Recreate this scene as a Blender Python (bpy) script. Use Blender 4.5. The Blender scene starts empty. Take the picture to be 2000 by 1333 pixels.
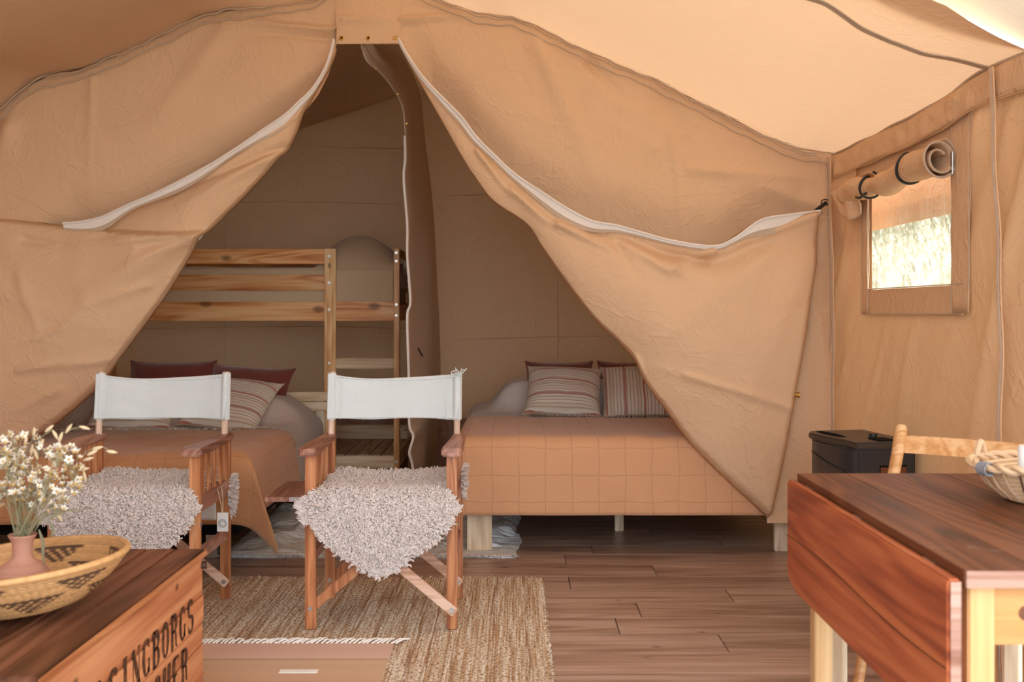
import bpy, bmesh, math, random
import numpy as np
from mathutils import Vector, Matrix
R = math.radians
PI = math.pi
random.seed(7)
rng = np.random.default_rng(7)
SC = bpy.context.scene
COL = SC.collection
F = 2080.0
H = 1.15
VX, VY = 1005.0, 605.0

# ------------------------------------------------------------------ camera, light, exposure
cam = bpy.data.cameras.new('camera')
cam_o = bpy.data.objects.new('camera', cam)
COL.objects.link(cam_o)
cam_o.location = (0, 0, H)
cam_o.rotation_euler = (R(90), 0, 0)
cam.lens = F / 2000 * 36
cam.sensor_width = 36
cam.shift_x = -5 / 2000
cam.shift_y = -61.5 / 2000
cam.clip_start = 0.05
cam.dof.use_dof = True
cam.dof.focus_distance = 4.3
cam.dof.aperture_fstop = 5.0
SC.camera = cam_o

wd = bpy.data.worlds.new('sky')
SC.world = wd
wd.use_nodes = True
nt = wd.node_tree
nt.nodes.clear()
wo = nt.nodes.new('ShaderNodeOutputWorld')
wb = nt.nodes.new('ShaderNodeBackground')
wb.inputs[0].default_value = (0.83, 0.92, 1.0, 1)
wb.inputs[1].default_value = 3.4
nt.links.new(wb.outputs[0], wo.inputs[0])

sl = bpy.data.lights.new('sun', 'SUN')
sl.energy = 6.5
sl.angle = R(35)
sl.color = (1.0, 0.93, 0.82)
so = bpy.data.objects.new('sun', sl)
COL.objects.link(so)
so.rotation_euler = (R(-8), R(52), 0)     # hazy sun high over the right-hand roof slope

SC.view_settings.view_transform = 'Standard'
SC.view_settings.look = 'None'
SC.view_settings.gamma = 1.0
SC.view_settings.use_curve_mapping = False
SC.view_settings.exposure = 0.6

# ------------------------------------------------------------------ helpers
def px(x, y, d):
    """a point of the place at distance d that shows at picture point x, y"""
    return ((x - VX) * d / F, d, H + (VY - y) * d / F)

def sn(x, y, seed, scale=1.0, n=7):
    """smooth sum-of-sines relief, roughly -1..1"""
    r = np.random.default_rng(seed)
    out = 0
    for i in range(n):
        a = r.uniform(0, 2 * PI); k = scale * r.uniform(.6, 1.6); p = r.uniform(0, 2 * PI)
        out = out + np.sin((x * math.cos(a) + y * math.sin(a)) * k + p + 0.8 * np.sin((y * math.cos(a) - x * math.sin(a)) * k * .7 + p * 2))
    return out / (n ** .5) / 1.2

def ridge(x, y, seed, scale):
    v = sn(x, y, seed, scale)
    return 1 - np.minimum(1, np.abs(v) * 1.6)

def wrk(x, y, seed):
    w = .0045 * ridge(x * 1.0 + y * .3, y * .6, seed, 9) * np.clip(sn(x, y, seed + 1, 2.5) + .3, 0, 1)
    w = w + .0030 * ridge(x * .5, y * 1.2 + x * .4, seed + 2, 16) * np.clip(sn(x, y, seed + 3, 3.5) + .2, 0, 1)
    return w

def crease(x, y, a, b, w, taper=True):
    """relief along the segment a-b"""
    ax, ay = a; bx_, by_ = b
    L2 = (bx_ - ax) ** 2 + (by_ - ay) ** 2
    t = ((x - ax) * (bx_ - ax) + (y - ay) * (by_ - ay)) / L2
    tc = np.clip(t, 0, 1)
    dx = x - (ax + tc * (bx_ - ax)); dy = y - (ay + tc * (by_ - ay))
    g = np.exp(-(dx * dx + dy * dy) / (w * w))
    if taper:
        g = g * np.clip(1.1 - tc, 0, 1)
    return g

def itp(pts, x):
    xs = [p[0] for p in pts]; ys = [p[1] for p in pts]
    return np.interp(x, xs, ys)

def smooth_curve(pts, n):
    """resample a polyline by arc length with Catmull-Rom smoothing"""
    P = np.array(pts, float)
    m = len(P)
    E = np.vstack([2 * P[0] - P[1], P, 2 * P[-1] - P[-2]])
    out = []
    for i in range(m - 1):
        p0, p1, p2, p3 = E[i], E[i + 1], E[i + 2], E[i + 3]
        for k in range(24):
            t = k / 24
            out.append(.5 * ((2 * p1) + (-p0 + p2) * t + (2 * p0 - 5 * p1 + 4 * p2 - p3) * t * t + (-p0 + 3 * p1 - 3 * p2 + p3) * t ** 3))
    out.append(P[-1])
    out = np.array(out)
    s = np.concatenate([[0], np.cumsum(np.linalg.norm(np.diff(out, axis=0), axis=1))])
    q = np.linspace(0, s[-1], n)
    return np.stack([np.interp(q, s, out[:, k]) for k in range(P.shape[1])], 1)

def finish(o, label=None, cat=None, group=None, kind=None):
    if label: o['label'] = label
    if cat: o['category'] = cat
    if group: o['group'] = group
    if kind: o['kind'] = kind
    return o

def empty(name, loc, rz=0, **k):
    o = bpy.data.objects.new(name, None)
    COL.objects.link(o)
    o.location = loc
    o.rotation_euler = (0, 0, rz)
    o.empty_display_size = .1
    return finish(o, **k)

def wm(o):
    m = Matrix.Translation(o.location) @ o.rotation_euler.to_matrix().to_4x4()
    return (wm(o.parent) @ m) if o.parent else m

class MB:
    def __init__(s):
        s.v = []; s.f = []; s.uv = {}; s.col = None
    def add(s, vs, fs, uv=None):
        b = len(s.v)
        s.v.extend([tuple(map(float, v)) for v in vs])
        s.f.extend([tuple(b + i for i in f) for f in fs])
        if uv is not None:
            for i, u in enumerate(uv): s.uv[b + i] = (float(u[0]), float(u[1]))
        return b
    def box(s, x0, x1, y0, y1, z0, z1, M=None):
        vs = [(x, y, z) for z in (z0, z1) for y in (y0, y1) for x in (x0, x1)]
        if M is not None: vs = [tuple(M @ Vector(v)) for v in vs]
        s.add(vs, [(0, 2, 3, 1), (4, 5, 7, 6), (0, 1, 5, 4), (2, 6, 7, 3), (0, 4, 6, 2), (1, 3, 7, 5)])
        return s
    def beam(s, a, b, w, t, up=(0, 0, 1)):
        """bar from a to b, width w along side axis, thickness t along up-ish axis"""
        a = Vector(a); b = Vector(b); d = (b - a); L = d.length; d.normalize()
        side = d.cross(Vector(up)).normalized(); u = side.cross(d).normalized()
        M = Matrix((side, d, u)).transposed().to_4x4(); M.translation = a
        return s.box(-w / 2, w / 2, 0, L, -t / 2, t / 2, M)
    def prism(s, pts, z0, z1, axis=2):
        n = len(pts)
        def P(p, z):
            return (p[0], p[1], z) if axis == 2 else ((z, p[0], p[1]) if axis == 0 else (p[0], z, p[1]))
        vs = [P(p, z0) for p in pts] + [P(p, z1) for p in pts]
        fs = [tuple(range(n))[::-1], tuple(range(n, 2 * n))] + [(i, (i + 1) % n, n + (i + 1) % n, n + i) for i in range(n)]
        s.add(vs, fs); return s
    def tube(s, path, r, n=8, closed=False, cap=True):
        P = [Vector(p) for p in path]; m = len(P)
        rr = r if hasattr(r, '__len__') else [r] * m
        vs = []; up = Vector((0, 0, 1)); prev = None
        for i in range(m):
            if closed: d = P[(i + 1) % m] - P[i - 1]
            else: d = P[min(i + 1, m - 1)] - P[max(i - 1, 0)]
            if d.length < 1e-9: d = Vector((0, 0, 1))
            d.normalize()
            if prev is None:
                a = d.cross(up)
                if a.length < .1: a = d.cross(Vector((1, 0, 0)))
            else:
                a = prev - d * prev.dot(d)
                if a.length < 1e-6: a = d.cross(up)
            a.normalize(); b = d.cross(a); prev = a
            for k in range(n):
                t = 2 * PI * k / n
                vs.append(P[i] + (a * math.cos(t) + b * math.sin(t)) * rr[i])
        fs = []
        for i in range(m if closed else m - 1):
            j = (i + 1) % m
            for k in range(n):
                l = (k + 1) % n
                fs.append((i * n + k, i * n + l, j * n + l, j * n + k))
        if cap and not closed:
            fs.append(tuple(range(n))); fs.append(tuple(range((m - 1) * n, m * n))[::-1])
        s.add(vs, fs); return s
    def cyl(s, a, b, r, n=16, r2=None):
        return s.tube([a, b], [r, r if r2 is None else r2], n)
    def lathe(s, prof, n=32, c=(0, 0, 0)):
        vs = []; m = len(prof)
        for (r, z) in prof:
            for k in range(n):
                t = 2 * PI * k / n
                vs.append((c[0] + r * math.cos(t), c[1] + r * math.sin(t), c[2] + z))
        fs = [(i * n + k, i * n + (k + 1) % n, (i + 1) * n + (k + 1) % n, (i + 1) * n + k) for i in range(m - 1) for k in range(n)]
        s.add(vs, fs); return s
    def grid(s, X, Y, Z, UV=None, mask=None, flip=False):
        nu, nv = X.shape
        b = len(s.v)
        s.v.extend(zip(X.ravel().tolist(), Y.ravel().tolist(), Z.ravel().tolist()))
        for i in range(nu - 1):
            for j in range(nv - 1):
                if mask is not None and not mask[i, j]: continue
                q = (b + i * nv + j, b + (i + 1) * nv + j, b + (i + 1) * nv + j + 1, b + i * nv + j + 1)
                s.f.append(q[::-1] if flip else q)
        if UV is not None:
            for k, (u, v) in enumerate(zip(UV[0].ravel().tolist(), UV[1].ravel().tolist())): s.uv[b + k] = (u, v)
        return s
    def build(s, name, mat, parent=None, bevel=0, smooth=True, angle=40, world=False, solid=0, seg=2, **k):
        me = bpy.data.meshes.new(name)
        me.from_pydata(s.v, [], s.f)
        if s.uv:
            l = me.uv_layers.new(name='UVMap')
            vi = np.empty(len(me.loops), dtype=np.int64); me.loops.foreach_get('vertex_index', vi)
            arr = np.zeros((len(s.v), 2))
            for i, u in s.uv.items(): arr[i] = u
            l.data.foreach_set('uv', arr[vi].astype(np.float32).ravel())
        if s.col is not None:
            ca = me.color_attributes.new('Col', 'FLOAT_COLOR', 'POINT')
            ca.data.foreach_set('color', np.array(s.col, np.float32).ravel())
        if bevel:
            bm = bmesh.new(); bm.from_mesh(me)
            bmesh.ops.bevel(bm, geom=[e for e in bm.edges if len(e.link_faces) == 2 and e.calc_face_angle(0) > .5], offset=bevel, segments=seg, affect='EDGES', clamp_overlap=True)
            bm.to_mesh(me); bm.free()
        if parent is not None and world:
            me.transform(wm(parent).inverted())
        me.update()
        if smooth:
            me.polygons.foreach_set('use_smooth', [True] * len(me.polygons))
            if angle < 180: me.set_sharp_from_angle(angle=R(angle))
        me.materials.append(mat)
        o = bpy.data.objects.new(name, me)
        COL.objects.link(o)
        if parent is not None: o.parent = parent
        if solid:
            md = o.modifiers.new('thickness', 'SOLIDIFY'); md.thickness = solid; md.offset = 0
        return finish(o, **k)

def box(name, mat, parent, x0, x1, y0, y1, z0, z1, bevel=.003, **k):
    return MB().box(x0, x1, y0, y1, z0, z1).build(name, mat, parent, bevel=bevel, **k)

def copy_tree(o, parent=None):
    c = o.copy(); COL.objects.link(c); c.parent = parent
    for ch in list(o.children): copy_tree(ch, c)
    return c

# ------------------------------------------------------------------ materials
class NT:
    def __init__(s, name):
        s.m = bpy.data.materials.new(name); s.m.use_nodes = True
        s.t = s.m.node_tree; s.t.nodes.clear()
        s.out = s.t.nodes.new('ShaderNodeOutputMaterial')
    def n(s, typ, **kw):
        nd = s.t.nodes.new(typ)
        for k, v in kw.items():
            if k.startswith('i_'): nd.inputs[k[2:].replace('_', ' ')].default_value = v
            else: setattr(nd, k, v)
        return nd
    def l(s, a, b): s.t.links.new(a, b)
    def ramp(s, fac, stops):
        r = s.n('ShaderNodeValToRGB')
        e = r.color_ramp.elements
        while len(e) < len(stops): e.new(.5)
        for i, (p, c) in enumerate(stops):
            e[i].position = p; e[i].color = tuple(c) + ((1,) if len(c) == 3 else ())
        s.l(fac, r.inputs[0]); return r.outputs[0]
    def coord(s, scale=(1, 1, 1), kind='Object', rnd=True, rot=(0, 0, 0)):
        tc = s.n('ShaderNodeTexCoord'); o = tc.outputs[kind]
        if rnd:
            oi = s.n('ShaderNodeObjectInfo'); ml = s.n('ShaderNodeMath', operation='MULTIPLY'); ml.inputs[1].default_value = 37.0
            s.l(oi.outputs['Random'], ml.inputs[0])
            ad = s.n('ShaderNodeVectorMath', operation='ADD'); s.l(o, ad.inputs[0]); s.l(ml.outputs[0], ad.inputs[1]); o = ad.outputs[0]
        mp = s.n('ShaderNodeMapping'); mp.inputs['Scale'].default_value = scale; mp.inputs['Rotation'].default_value = rot
        s.l(o, mp.inputs[0]); return mp.outputs[0]
    def noise(s, vec, scale, detail=3, rough=.5, dist=0):
        nd = s.n('ShaderNodeTexNoise'); nd.inputs['Scale'].default_value = scale; nd.inputs['Detail'].default_value = detail
        nd.inputs['Roughness'].default_value = rough; nd.inputs['Distortion'].default_value = dist
        s.l(vec, nd.inputs['Vector']); return nd.outputs[0]
    def mix(s, fac, a, b, typ='MIX'):
        m = s.n('ShaderNodeMix', data_type='RGBA', blend_type=typ)
        if isinstance(fac, (int, float)): m.inputs[0].default_value = fac
        else: s.l(fac, m.inputs[0])
        for sock, v in ((m.inputs[6], a), (m.inputs[7], b)):
            if isinstance(v, tuple): sock.default_value = v if len(v) == 4 else v + (1,)
            else: s.l(v, sock)
        return m.outputs[2]
    def math(s, op, a, b=None, c=None):
        m = s.n('ShaderNodeMath', operation=op)
        for i, v in enumerate((a, b, c)):
            if v is None: continue
            if isinstance(v, (int, float)): m.inputs[i].default_value = v
            else: s.l(v, m.inputs[i])
        return m.outputs[0]
    def bump(s, h, strength=.3, dist=.002, normal=None):
        b = s.n('ShaderNodeBump'); b.inputs['Strength'].default_value = strength; b.inputs['Distance'].default_value = dist
        s.l(h, b.inputs['Height'])
        if normal is not None: s.l(normal, b.inputs['Normal'])
        return b.outputs[0]
    def prin(s, col, rough=.6, spec=.4, metal=0, normal=None, sheen=0, coat=0):
        p = s.n('ShaderNodeBsdfPrincipled')
        if isinstance(col, tuple): p.inputs['Base Color'].default_value = col if len(col) == 4 else col + (1,)
        else: s.l(col, p.inputs['Base Color'])
        if isinstance(rough, (int, float)): p.inputs['Roughness'].default_value = rough
        else: s.l(rough, p.inputs['Roughness'])
        p.inputs['Specular IOR Level'].default_value = spec; p.inputs['Metallic'].default_value = metal
        p.inputs['Sheen Weight'].default_value = sheen; p.inputs['Coat Weight'].default_value = coat
        if normal is not None: s.l(normal, p.inputs['Normal'])
        s.l(p.outputs[0], s.out.inputs[0]); return p

def mat_plain(name, col, rough=.5, spec=.4, metal=0, var=.06):
    m = NT(name)
    c = m.coord()
    n = m.noise(c, 14, 3)
    col2 = m.mix(n, tuple(x * (1 - var) for x in col), tuple(min(1, x * (1 + var)) for x in col))
    m.prin(col2, rough, spec, metal); return m.m

def mat_canvas(name, col, tcol, tf, wr=.28, fine=.12):
    m = NT(name)
    c = m.coord(rnd=False)
    big = m.noise(c, 1.3, 4, .55, .6)
    base = m.mix(big, tuple(x * .95 for x in col), tuple(min(1, x * 1.05) for x in col))
    wv = m.coord(rnd=False, scale=(1, 1, 1))
    n1 = m.noise(wv, 5.0, 5, .6, 1.6)
    rd = m.math('ABSOLUTE', m.math('SUBTRACT', n1, .5))
    nb = m.bump(rd, wr, .05)
    n3 = m.noise(m.coord(rnd=False, rot=(.5, .9, .3)), 2.2, 3, .5, 2.5)
    rd3 = m.ramp(m.math('ABSOLUTE', m.math('SUBTRACT', n3, .5)), [(0, (1, 1, 1)), (.03, (0, 0, 0))])
    nb = m.bump(rd3, wr * .8, .010, nb)
    n2 = m.noise(c, 340, 2)
    nb = m.bump(n2, fine, .0015, nb)
    d = m.n('ShaderNodeBsdfDiffuse'); m.l(base, d.inputs[0]); m.l(nb, d.inputs['Normal'])
    t = m.n('ShaderNodeBsdfTranslucent'); t.inputs[0].default_value = tcol + (1,); m.l(nb, t.inputs['Normal'])
    mx = m.n('ShaderNodeMixShader'); mx.inputs[0].default_value = tf
    m.l(d.outputs[0], mx.inputs[1]); m.l(t.outputs[0], mx.inputs[2]); m.l(mx.outputs[0], m.out.inputs[0])
    return m.m

def mat_wood(name, dark, mid, light, axis=0, grain=1.0, rough=.45, knots=.0, spec=.4, scr=0, coat=0, bump=.15, plank_var=.12):
    m = NT(name)
    sc = [14 * grain] * 3; sc[axis] = .9 * grain
    c = m.coord(tuple(sc))
    n1 = m.noise(c, 1.0, 5, .6, .8)
    sc2 = [90 * grain] * 3; sc2[axis] = 2.5 * grain
    c2 = m.coord(tuple(sc2))
    n2 = m.noise(c2, 1.0, 3, .6, .2)
    sc3 = [5 * grain] * 3; sc3[axis] = .45 * grain
    c3 = m.coord(tuple(sc3))
    n3 = m.noise(c3, 1.6, 2, .4, .4)
    rings = m.math('SINE', m.math('MULTIPLY', n3, 60.0))
    f = m.math('ADD', m.math('MULTIPLY', n1, .62), m.math('ADD', m.math('MULTIPLY', n2, .26), m.math('MULTIPLY', rings, .06)))
    f = m.math('ADD', f, .06)
    col = m.ramp(f, [(.38, dark), (.5, mid), (.60, light)])
    if knots:
        sk = [8.0] * 3; sk[axis] = 4.6
        ck = m.coord(tuple(sk))
        v = m.n('ShaderNodeTexVoronoi'); v.inputs['Scale'].default_value = 1.0; m.l(ck, v.inputs['Vector'])
        k = m.ramp(v.outputs['Distance'], [(knots * .5, (1, 1, 1)), (knots, (0, 0, 0))])
        col = m.mix(m.math('MULTIPLY', k, .75), col, tuple(x * .28 for x in dark))
    oi = m.n('ShaderNodeObjectInfo')
    v = m.math('ADD', m.math('MULTIPLY', oi.outputs['Random'], plank_var * 2), 1 - plank_var)
    mm = m.n('ShaderNodeVectorMath', operation='SCALE'); m.l(col, mm.inputs[0]); m.l(v, mm.inputs['Scale'])
    col = mm.outputs[0]
    if scr:
        sv = m.n('ShaderNodeTexVoronoi'); sv.feature = 'DISTANCE_TO_EDGE'; sv.inputs['Scale'].default_value = 9
        m.l(m.coord((1, 1, 1)), sv.inputs['Vector'])
        nn = m.noise(m.coord(), 16, 4)
        a = m.ramp(nn, [(.66, (0, 0, 0)), (.74, (1, 1, 1))])
        col = m.mix(m.math('MULTIPLY', a, scr), col, (.55, .42, .36))
    nb = m.bump(n2, bump, .002)
    rr = m.math('ADD', m.math('MULTIPLY', n1, .2), rough - .1)
    m.prin(col, rr, spec, 0, nb, coat=coat)
    return m.m

def mat_cloth(name, col, rough=.9, weave=260, sheen=.2, wr=.25, var=.06, trans=0, wscale=9):
    m = NT(name)
    c = m.coord(rnd=False)
    n = m.noise(c, 6, 4)
    n2 = m.noise(c, weave, 2)
    cc = m.mix(n, tuple(x * (1 - var) for x in col), tuple(min(1, x * (1 + var)) for x in col))
    cc = m.mix(m.math('MULTIPLY', n2, .25), cc, tuple(x * .75 for x in col))
    n1 = m.noise(c, wscale, 4, .55, 1.2)
    nb = m.bump(m.math('ABSOLUTE', m.math('SUBTRACT', n1, .5)), wr, .02)
    nb = m.bump(n2, .35, .0015, nb)
    p = m.prin(cc, rough, .15, 0, nb, sheen)
    if trans:
        t = m.n('ShaderNodeBsdfTranslucent'); m.l(cc, t.inputs[0])
        mx = m.n('ShaderNodeMixShader'); mx.inputs[0].default_value = trans
        m.l(p.outputs[0], mx.inputs[1]); m.l(t.outputs[0], mx.inputs[2]); m.l(mx.outputs[0], m.out.inputs[0])
    return m.m

def mat_quilt(name, col):
    """UV in metres: stitched seams about every 19 cm"""
    m = NT(name)
    tc = m.n('ShaderNodeTexCoord'); sp = m.n('ShaderNodeSeparateXYZ'); 
    c = m.coord(rnd=False)
    wob = m.noise(c, 9, 2)
    m.l(tc.outputs['UV'], sp.inputs[0])
    lines = None
    for ax in (0, 1):
        u = m.math('ADD', sp.outputs[ax], m.math('MULTIPLY', wob, .020))
        fr = m.math('PINGPONG', u, .0625)
        ln = m.ramp(m.math('MULTIPLY', fr, 10), [(.012, (1, 1, 1)), (.04, (0, 0, 0))])
        lines = ln if lines is None else m.math('MAXIMUM', lines, ln)
    n = m.noise(c, 5, 4); n2 = m.noise(c, 420, 2)
    base = m.mix(n, tuple(x * .94 for x in col), tuple(min(1, x * 1.05) for x in col))
    base = m.mix(m.math('MULTIPLY', n2, .2), base, tuple(x * .8 for x in col))
    base = m.mix(m.math('MULTIPLY', lines, .18), base, tuple(x * .45 for x in col))
    h = m.math('SUBTRACT', m.math('MULTIPLY', n2, .25), m.math('MULTIPLY', lines, .9))
    crk = m.noise(c, 30, 4, .6, 1)
    nb = m.bump(h, .5, .003)
    nb = m.bump(crk, .22, .006, nb)
    m.prin(base, .9, .1, 0, nb, .25)
    return m.m

def mat_stripes(name, axis):
    m = NT(name)
    tc = m.n('ShaderNodeTexCoord'); sp = m.n('ShaderNodeSeparateXYZ'); m.l(tc.outputs['UV'], sp.inputs[0])
    u = sp.outputs[axis]
    wob = m.noise(m.coord(rnd=False), 8, 3)
    u = m.math('ADD', u, m.math('MULTIPLY', wob, .012))
    s1 = m.math('SINE', m.math('MULTIPLY', u, 2 * PI * 52))
    a = m.ramp(s1, [(.50, (0, 0, 0)), (.8, (1, 1, 1))])
    s2 = m.math('SINE', m.math('MULTIPLY', u, 2 * PI * 9.1))
    b = m.ramp(s2, [(.90, (0, 0, 0)), (.97, (1, 1, 1))])
    s3 = m.math('SINE', m.math('ADD', m.math('MULTIPLY', u, 2 * PI * 6.3), 1.7))
    cc = m.ramp(s3, [(.80, (0, 0, 0)), (.9, (1, 1, 1))])
    n2 = m.noise(m.coord(rnd=False), 300, 2)
    col = m.mix(n2, (.70, .61, .52), (.78, .70, .62))
    col = m.mix(m.math('MULTIPLY', a, .62), col, (.26, .17, .13))
    col = m.mix(m.math('MULTIPLY', cc, .35), col, (.50, .36, .20))
    col = m.mix(m.math('MULTIPLY', b, .8), col, (.42, .11, .07))
    nb = m.bump(m.math('ADD', n2, m.math('MULTIPLY', a, .5)), .4, .002)
    m.prin(col, .9, .1, 0, nb, .2); return m.m

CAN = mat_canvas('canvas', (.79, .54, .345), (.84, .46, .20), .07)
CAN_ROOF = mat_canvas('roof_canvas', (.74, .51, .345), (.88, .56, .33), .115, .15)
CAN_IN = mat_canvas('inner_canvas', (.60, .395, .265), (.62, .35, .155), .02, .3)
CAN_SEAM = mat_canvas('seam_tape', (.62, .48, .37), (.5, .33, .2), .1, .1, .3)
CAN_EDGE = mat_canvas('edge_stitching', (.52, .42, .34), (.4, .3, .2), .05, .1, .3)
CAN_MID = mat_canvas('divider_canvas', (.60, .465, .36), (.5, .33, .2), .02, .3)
CAN_SHADE = mat_canvas('shade_sheet_canvas', (.40, .27, .17), (.3, .2, .1), .01)  # near-opaque cloth of the light-blocking sheet added over the left roof
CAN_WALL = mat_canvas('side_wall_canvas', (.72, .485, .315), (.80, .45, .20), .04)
CREAM = mat_canvas('cream_awning', (.84, .75, .62), (.92, .82, .66), .07, .15)
ZIP_W = mat_cloth('white_zip_tape', (.86, .80, .76), wr=.1)
SKIRT = None
def _skirt():
    m = NT('groundsheet_plastic')
    c = m.coord(rnd=False)
    n = m.noise(c, 5, 4, .6, 1.5)
    nb = m.bump(m.math('ABSOLUTE', m.math('SUBTRACT', n, .5)), .8, .05)
    m.prin(m.mix(n, (.30, .14, .09), (.40, .21, .14)), .32, .5, 0, nb); return m.m
SKIRT = _skirt()
BLACK = mat_plain('black_webbing', (.02, .018, .017), .6)
STEEL = mat_plain('steel', (.62, .62, .62), .35, .5, 1)
BRASS = mat_plain('brass', (.65, .42, .12), .3, .5, 1)
FLOORM = mat_wood('laminate_planks', (.27, .165, .12), (.40, .265, .205), (.50, .35, .285), 0, .75, .34, .11, .5, bump=.08, plank_var=.10)
TEAK = mat_wood('oiled_hardwood', (.30, .095, .035), (.52, .205, .085), (.66, .31, .15), 2, 1.2, .38, 0, .45)
TEAK_Y = mat_wood('worn_armrest_wood', (.22, .085, .055), (.38, .17, .115), (.52, .28, .21), 1, 1.2, .38, 0, .5, scr=.25)
TEAK_P = mat_wood('pale_brace_wood', (.45, .24, .15), (.62, .38, .27), (.74, .52, .40), 0, 1.2, .45, 0, .4)
DOWEL = mat_wood('bare_dowel_wood', (.58, .38, .28), (.70, .50, .39), (.80, .62, .50), 2, 1.2, .5)
PINE = mat_wood('varnished_pine', (.52, .17, .045), (.76, .345, .12), (.88, .52, .24), 0, .9, .42, .22, .4)
PINE_Z = mat_wood('varnished_pine_upright', (.66, .30, .10), (.82, .46, .19), (.90, .60, .30), 2, .9, .42, .10, .4)
PINE_PALE = mat_wood('raw_pine', (.62, .46, .30), (.78, .63, .45), (.87, .75, .58), 2, 1, .6, 0, .3)
PINE_RAWX = mat_wood('raw_pine_rail', (.62, .43, .25), (.76, .58, .38), (.85, .69, .50), 0, 1, .6, .10, .3)
SLAT = mat_wood('raw_pine_boards', (.30, .19, .12), (.44, .30, .20), (.54, .39, .27), 1, 1, .6, .08, .3)
CRATE_TOP = mat_wood('dark_crate_lid', (.065, .022, .010), (.15, .055, .025), (.23, .09, .048), 1, .8, .5, .10, .28, scr=.15)
CRATE_EDGE = mat_wood('crate_lid_edge', (.36, .11, .035), (.50, .18, .065), (.60, .25, .10), 1, .8, .5)
CRATE = mat_wood('old_crate_boards', (.34, .105, .042), (.53, .20, .085), (.63, .28, .13), 1, .7, .6, .09, .3)
TABLE_TOP = mat_wood('worn_dark_table_top', (.065, .020, .008), (.145, .045, .018), (.20, .07, .03), 1, .7, .5, 0, .2, scr=.12, plank_var=.05)
LEAF_M = mat_wood('red_stained_pine', (.24, .040, .012), (.43, .095, .030), (.54, .15, .05), 1, .9, .42, 0, .45)
END_M = mat_wood('worn_end_grain', (.28, .12, .08), (.42, .23, .17), (.52, .33, .26), 0, 1.2, .5)
LEG_M = mat_wood('blond_table_wood', (.56, .31, .12), (.66, .40, .18), (.74, .49, .25), 2, 1, .4, 0, .4)
APRON_M = mat_wood('orange_pine_apron', (.50, .19, .05), (.62, .29, .095), (.70, .38, .15), 0, .8, .4, .14, .4)
BEECH = mat_wood('beech', (.60, .28, .10), (.73, .39, .17), (.82, .50, .26), 0, 1.4, .38, 0, .45)
WHITE = mat_cloth('white_chair_canvas', (.80, .85, .87), wr=.4, var=.02, trans=.12, wscale=6)
WOOL = None
def _wool():
    m = NT('curly_wool')
    c = m.coord(rnd=False)
    n = m.noise(c, 9, 3)
    n2 = m.noise(c, 160, 2)
    col = m.mix(n, (.70, .58, .55), (.82, .73, .70))
    col = m.mix(m.math('MULTIPLY', n2, .3), col, (.88, .82, .79))
    p = m.prin(col, .85, .15, 0, None, .3); return m.m
WOOL = _wool()
HIDE = mat_plain('sheepskin_hide', (.70, .62, .55), .8)
QUILT_R = mat_quilt('apricot_quilt', (.72, .39, .215))
QUILT_L = mat_quilt('ochre_quilt', (.58, .29, .14))
SHEET = mat_cloth('crinkled_gauze', (.60, .50, .44), wr=.6, wscale=14)
SHEET_W = mat_cloth('pale_gauze', (.68, .61, .57), wr=.5, wscale=12)
LINEN = mat_cloth('sand_linen', (.56, .40, .26), wr=.4, wscale=14)
LINEN_P = mat_cloth('sand_linen_sheet', (.62, .46, .30), wr=.3, wscale=16)
MATT = mat_cloth('white_mattress_ticking', (.70, .66, .62), wr=.1)
RED = mat_cloth('rust_red_velvet', (.20, .045, .03), wr=.4, sheen=.6, weave=120)
STR_H = mat_stripes('striped_cushion_across', 1)
STR_V = mat_stripes('striped_cushion_upright', 0)
HEAT = mat_plain('black_enamel', (.028, .028, .033), .38, .5, 0, .15)
HEAT_TOP = mat_plain('dark_heater_lid', (.060, .046, .036), .40, .4)
DARK = mat_plain('dark_void', (.006, .005, .005), .8, .1)
ORANGE = mat_plain('gas_bottle_orange', (.16, .055, .015), .5)
CLAY = mat_plain('terracotta', (.50, .245, .17), .75, .2, 0, .08)
WICK = mat_plain('wicker', (.66, .44, .27), .6, .3, 0, .2)
WICK_D = mat_plain('dark_wicker', (.11, .045, .03), .6, .3)
WICK_B = mat_plain('blue_grey_binding', (.26, .25, .27), .6, .3)
WAX = mat_plain('white_wax', (.80, .77, .76), .5, .3)
PETAL = mat_plain('dried_petal', (.86, .81, .72), .8, .1, 0, .15)
FLHEART = mat_plain('flower_heart', (.55, .36, .14), .8, .1, 0, .2)
STEM = mat_plain('dried_stem', (.30, .26, .15), .8, .1, 0, .2)
LEAFG = mat_plain('grey_green_leaf', (.24, .21, .13), .7, .2, 0, .2)
OAT = mat_plain('dried_seed_husk', (.72, .56, .36), .75, .1, 0, .12)
RAG = None
def _rag():
    m = NT('white_rag_weave')
    c = m.coord((1, 1, 1), rnd=False)
    s = m.coord((5, 70, 8), rnd=False)
    n = m.noise(s, 1, 2); n2 = m.noise(c, 22, 4)
    col = m.mix(n, (.66, .66, .68), (.90, .90, .91))
    nb = m.bump(m.math('ADD', n, m.math('MULTIPLY', n2, 1.4)), 1.0, .016)
    m.prin(col, .9, .1, 0, nb, .2); return m.m
RAG = _rag()
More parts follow.
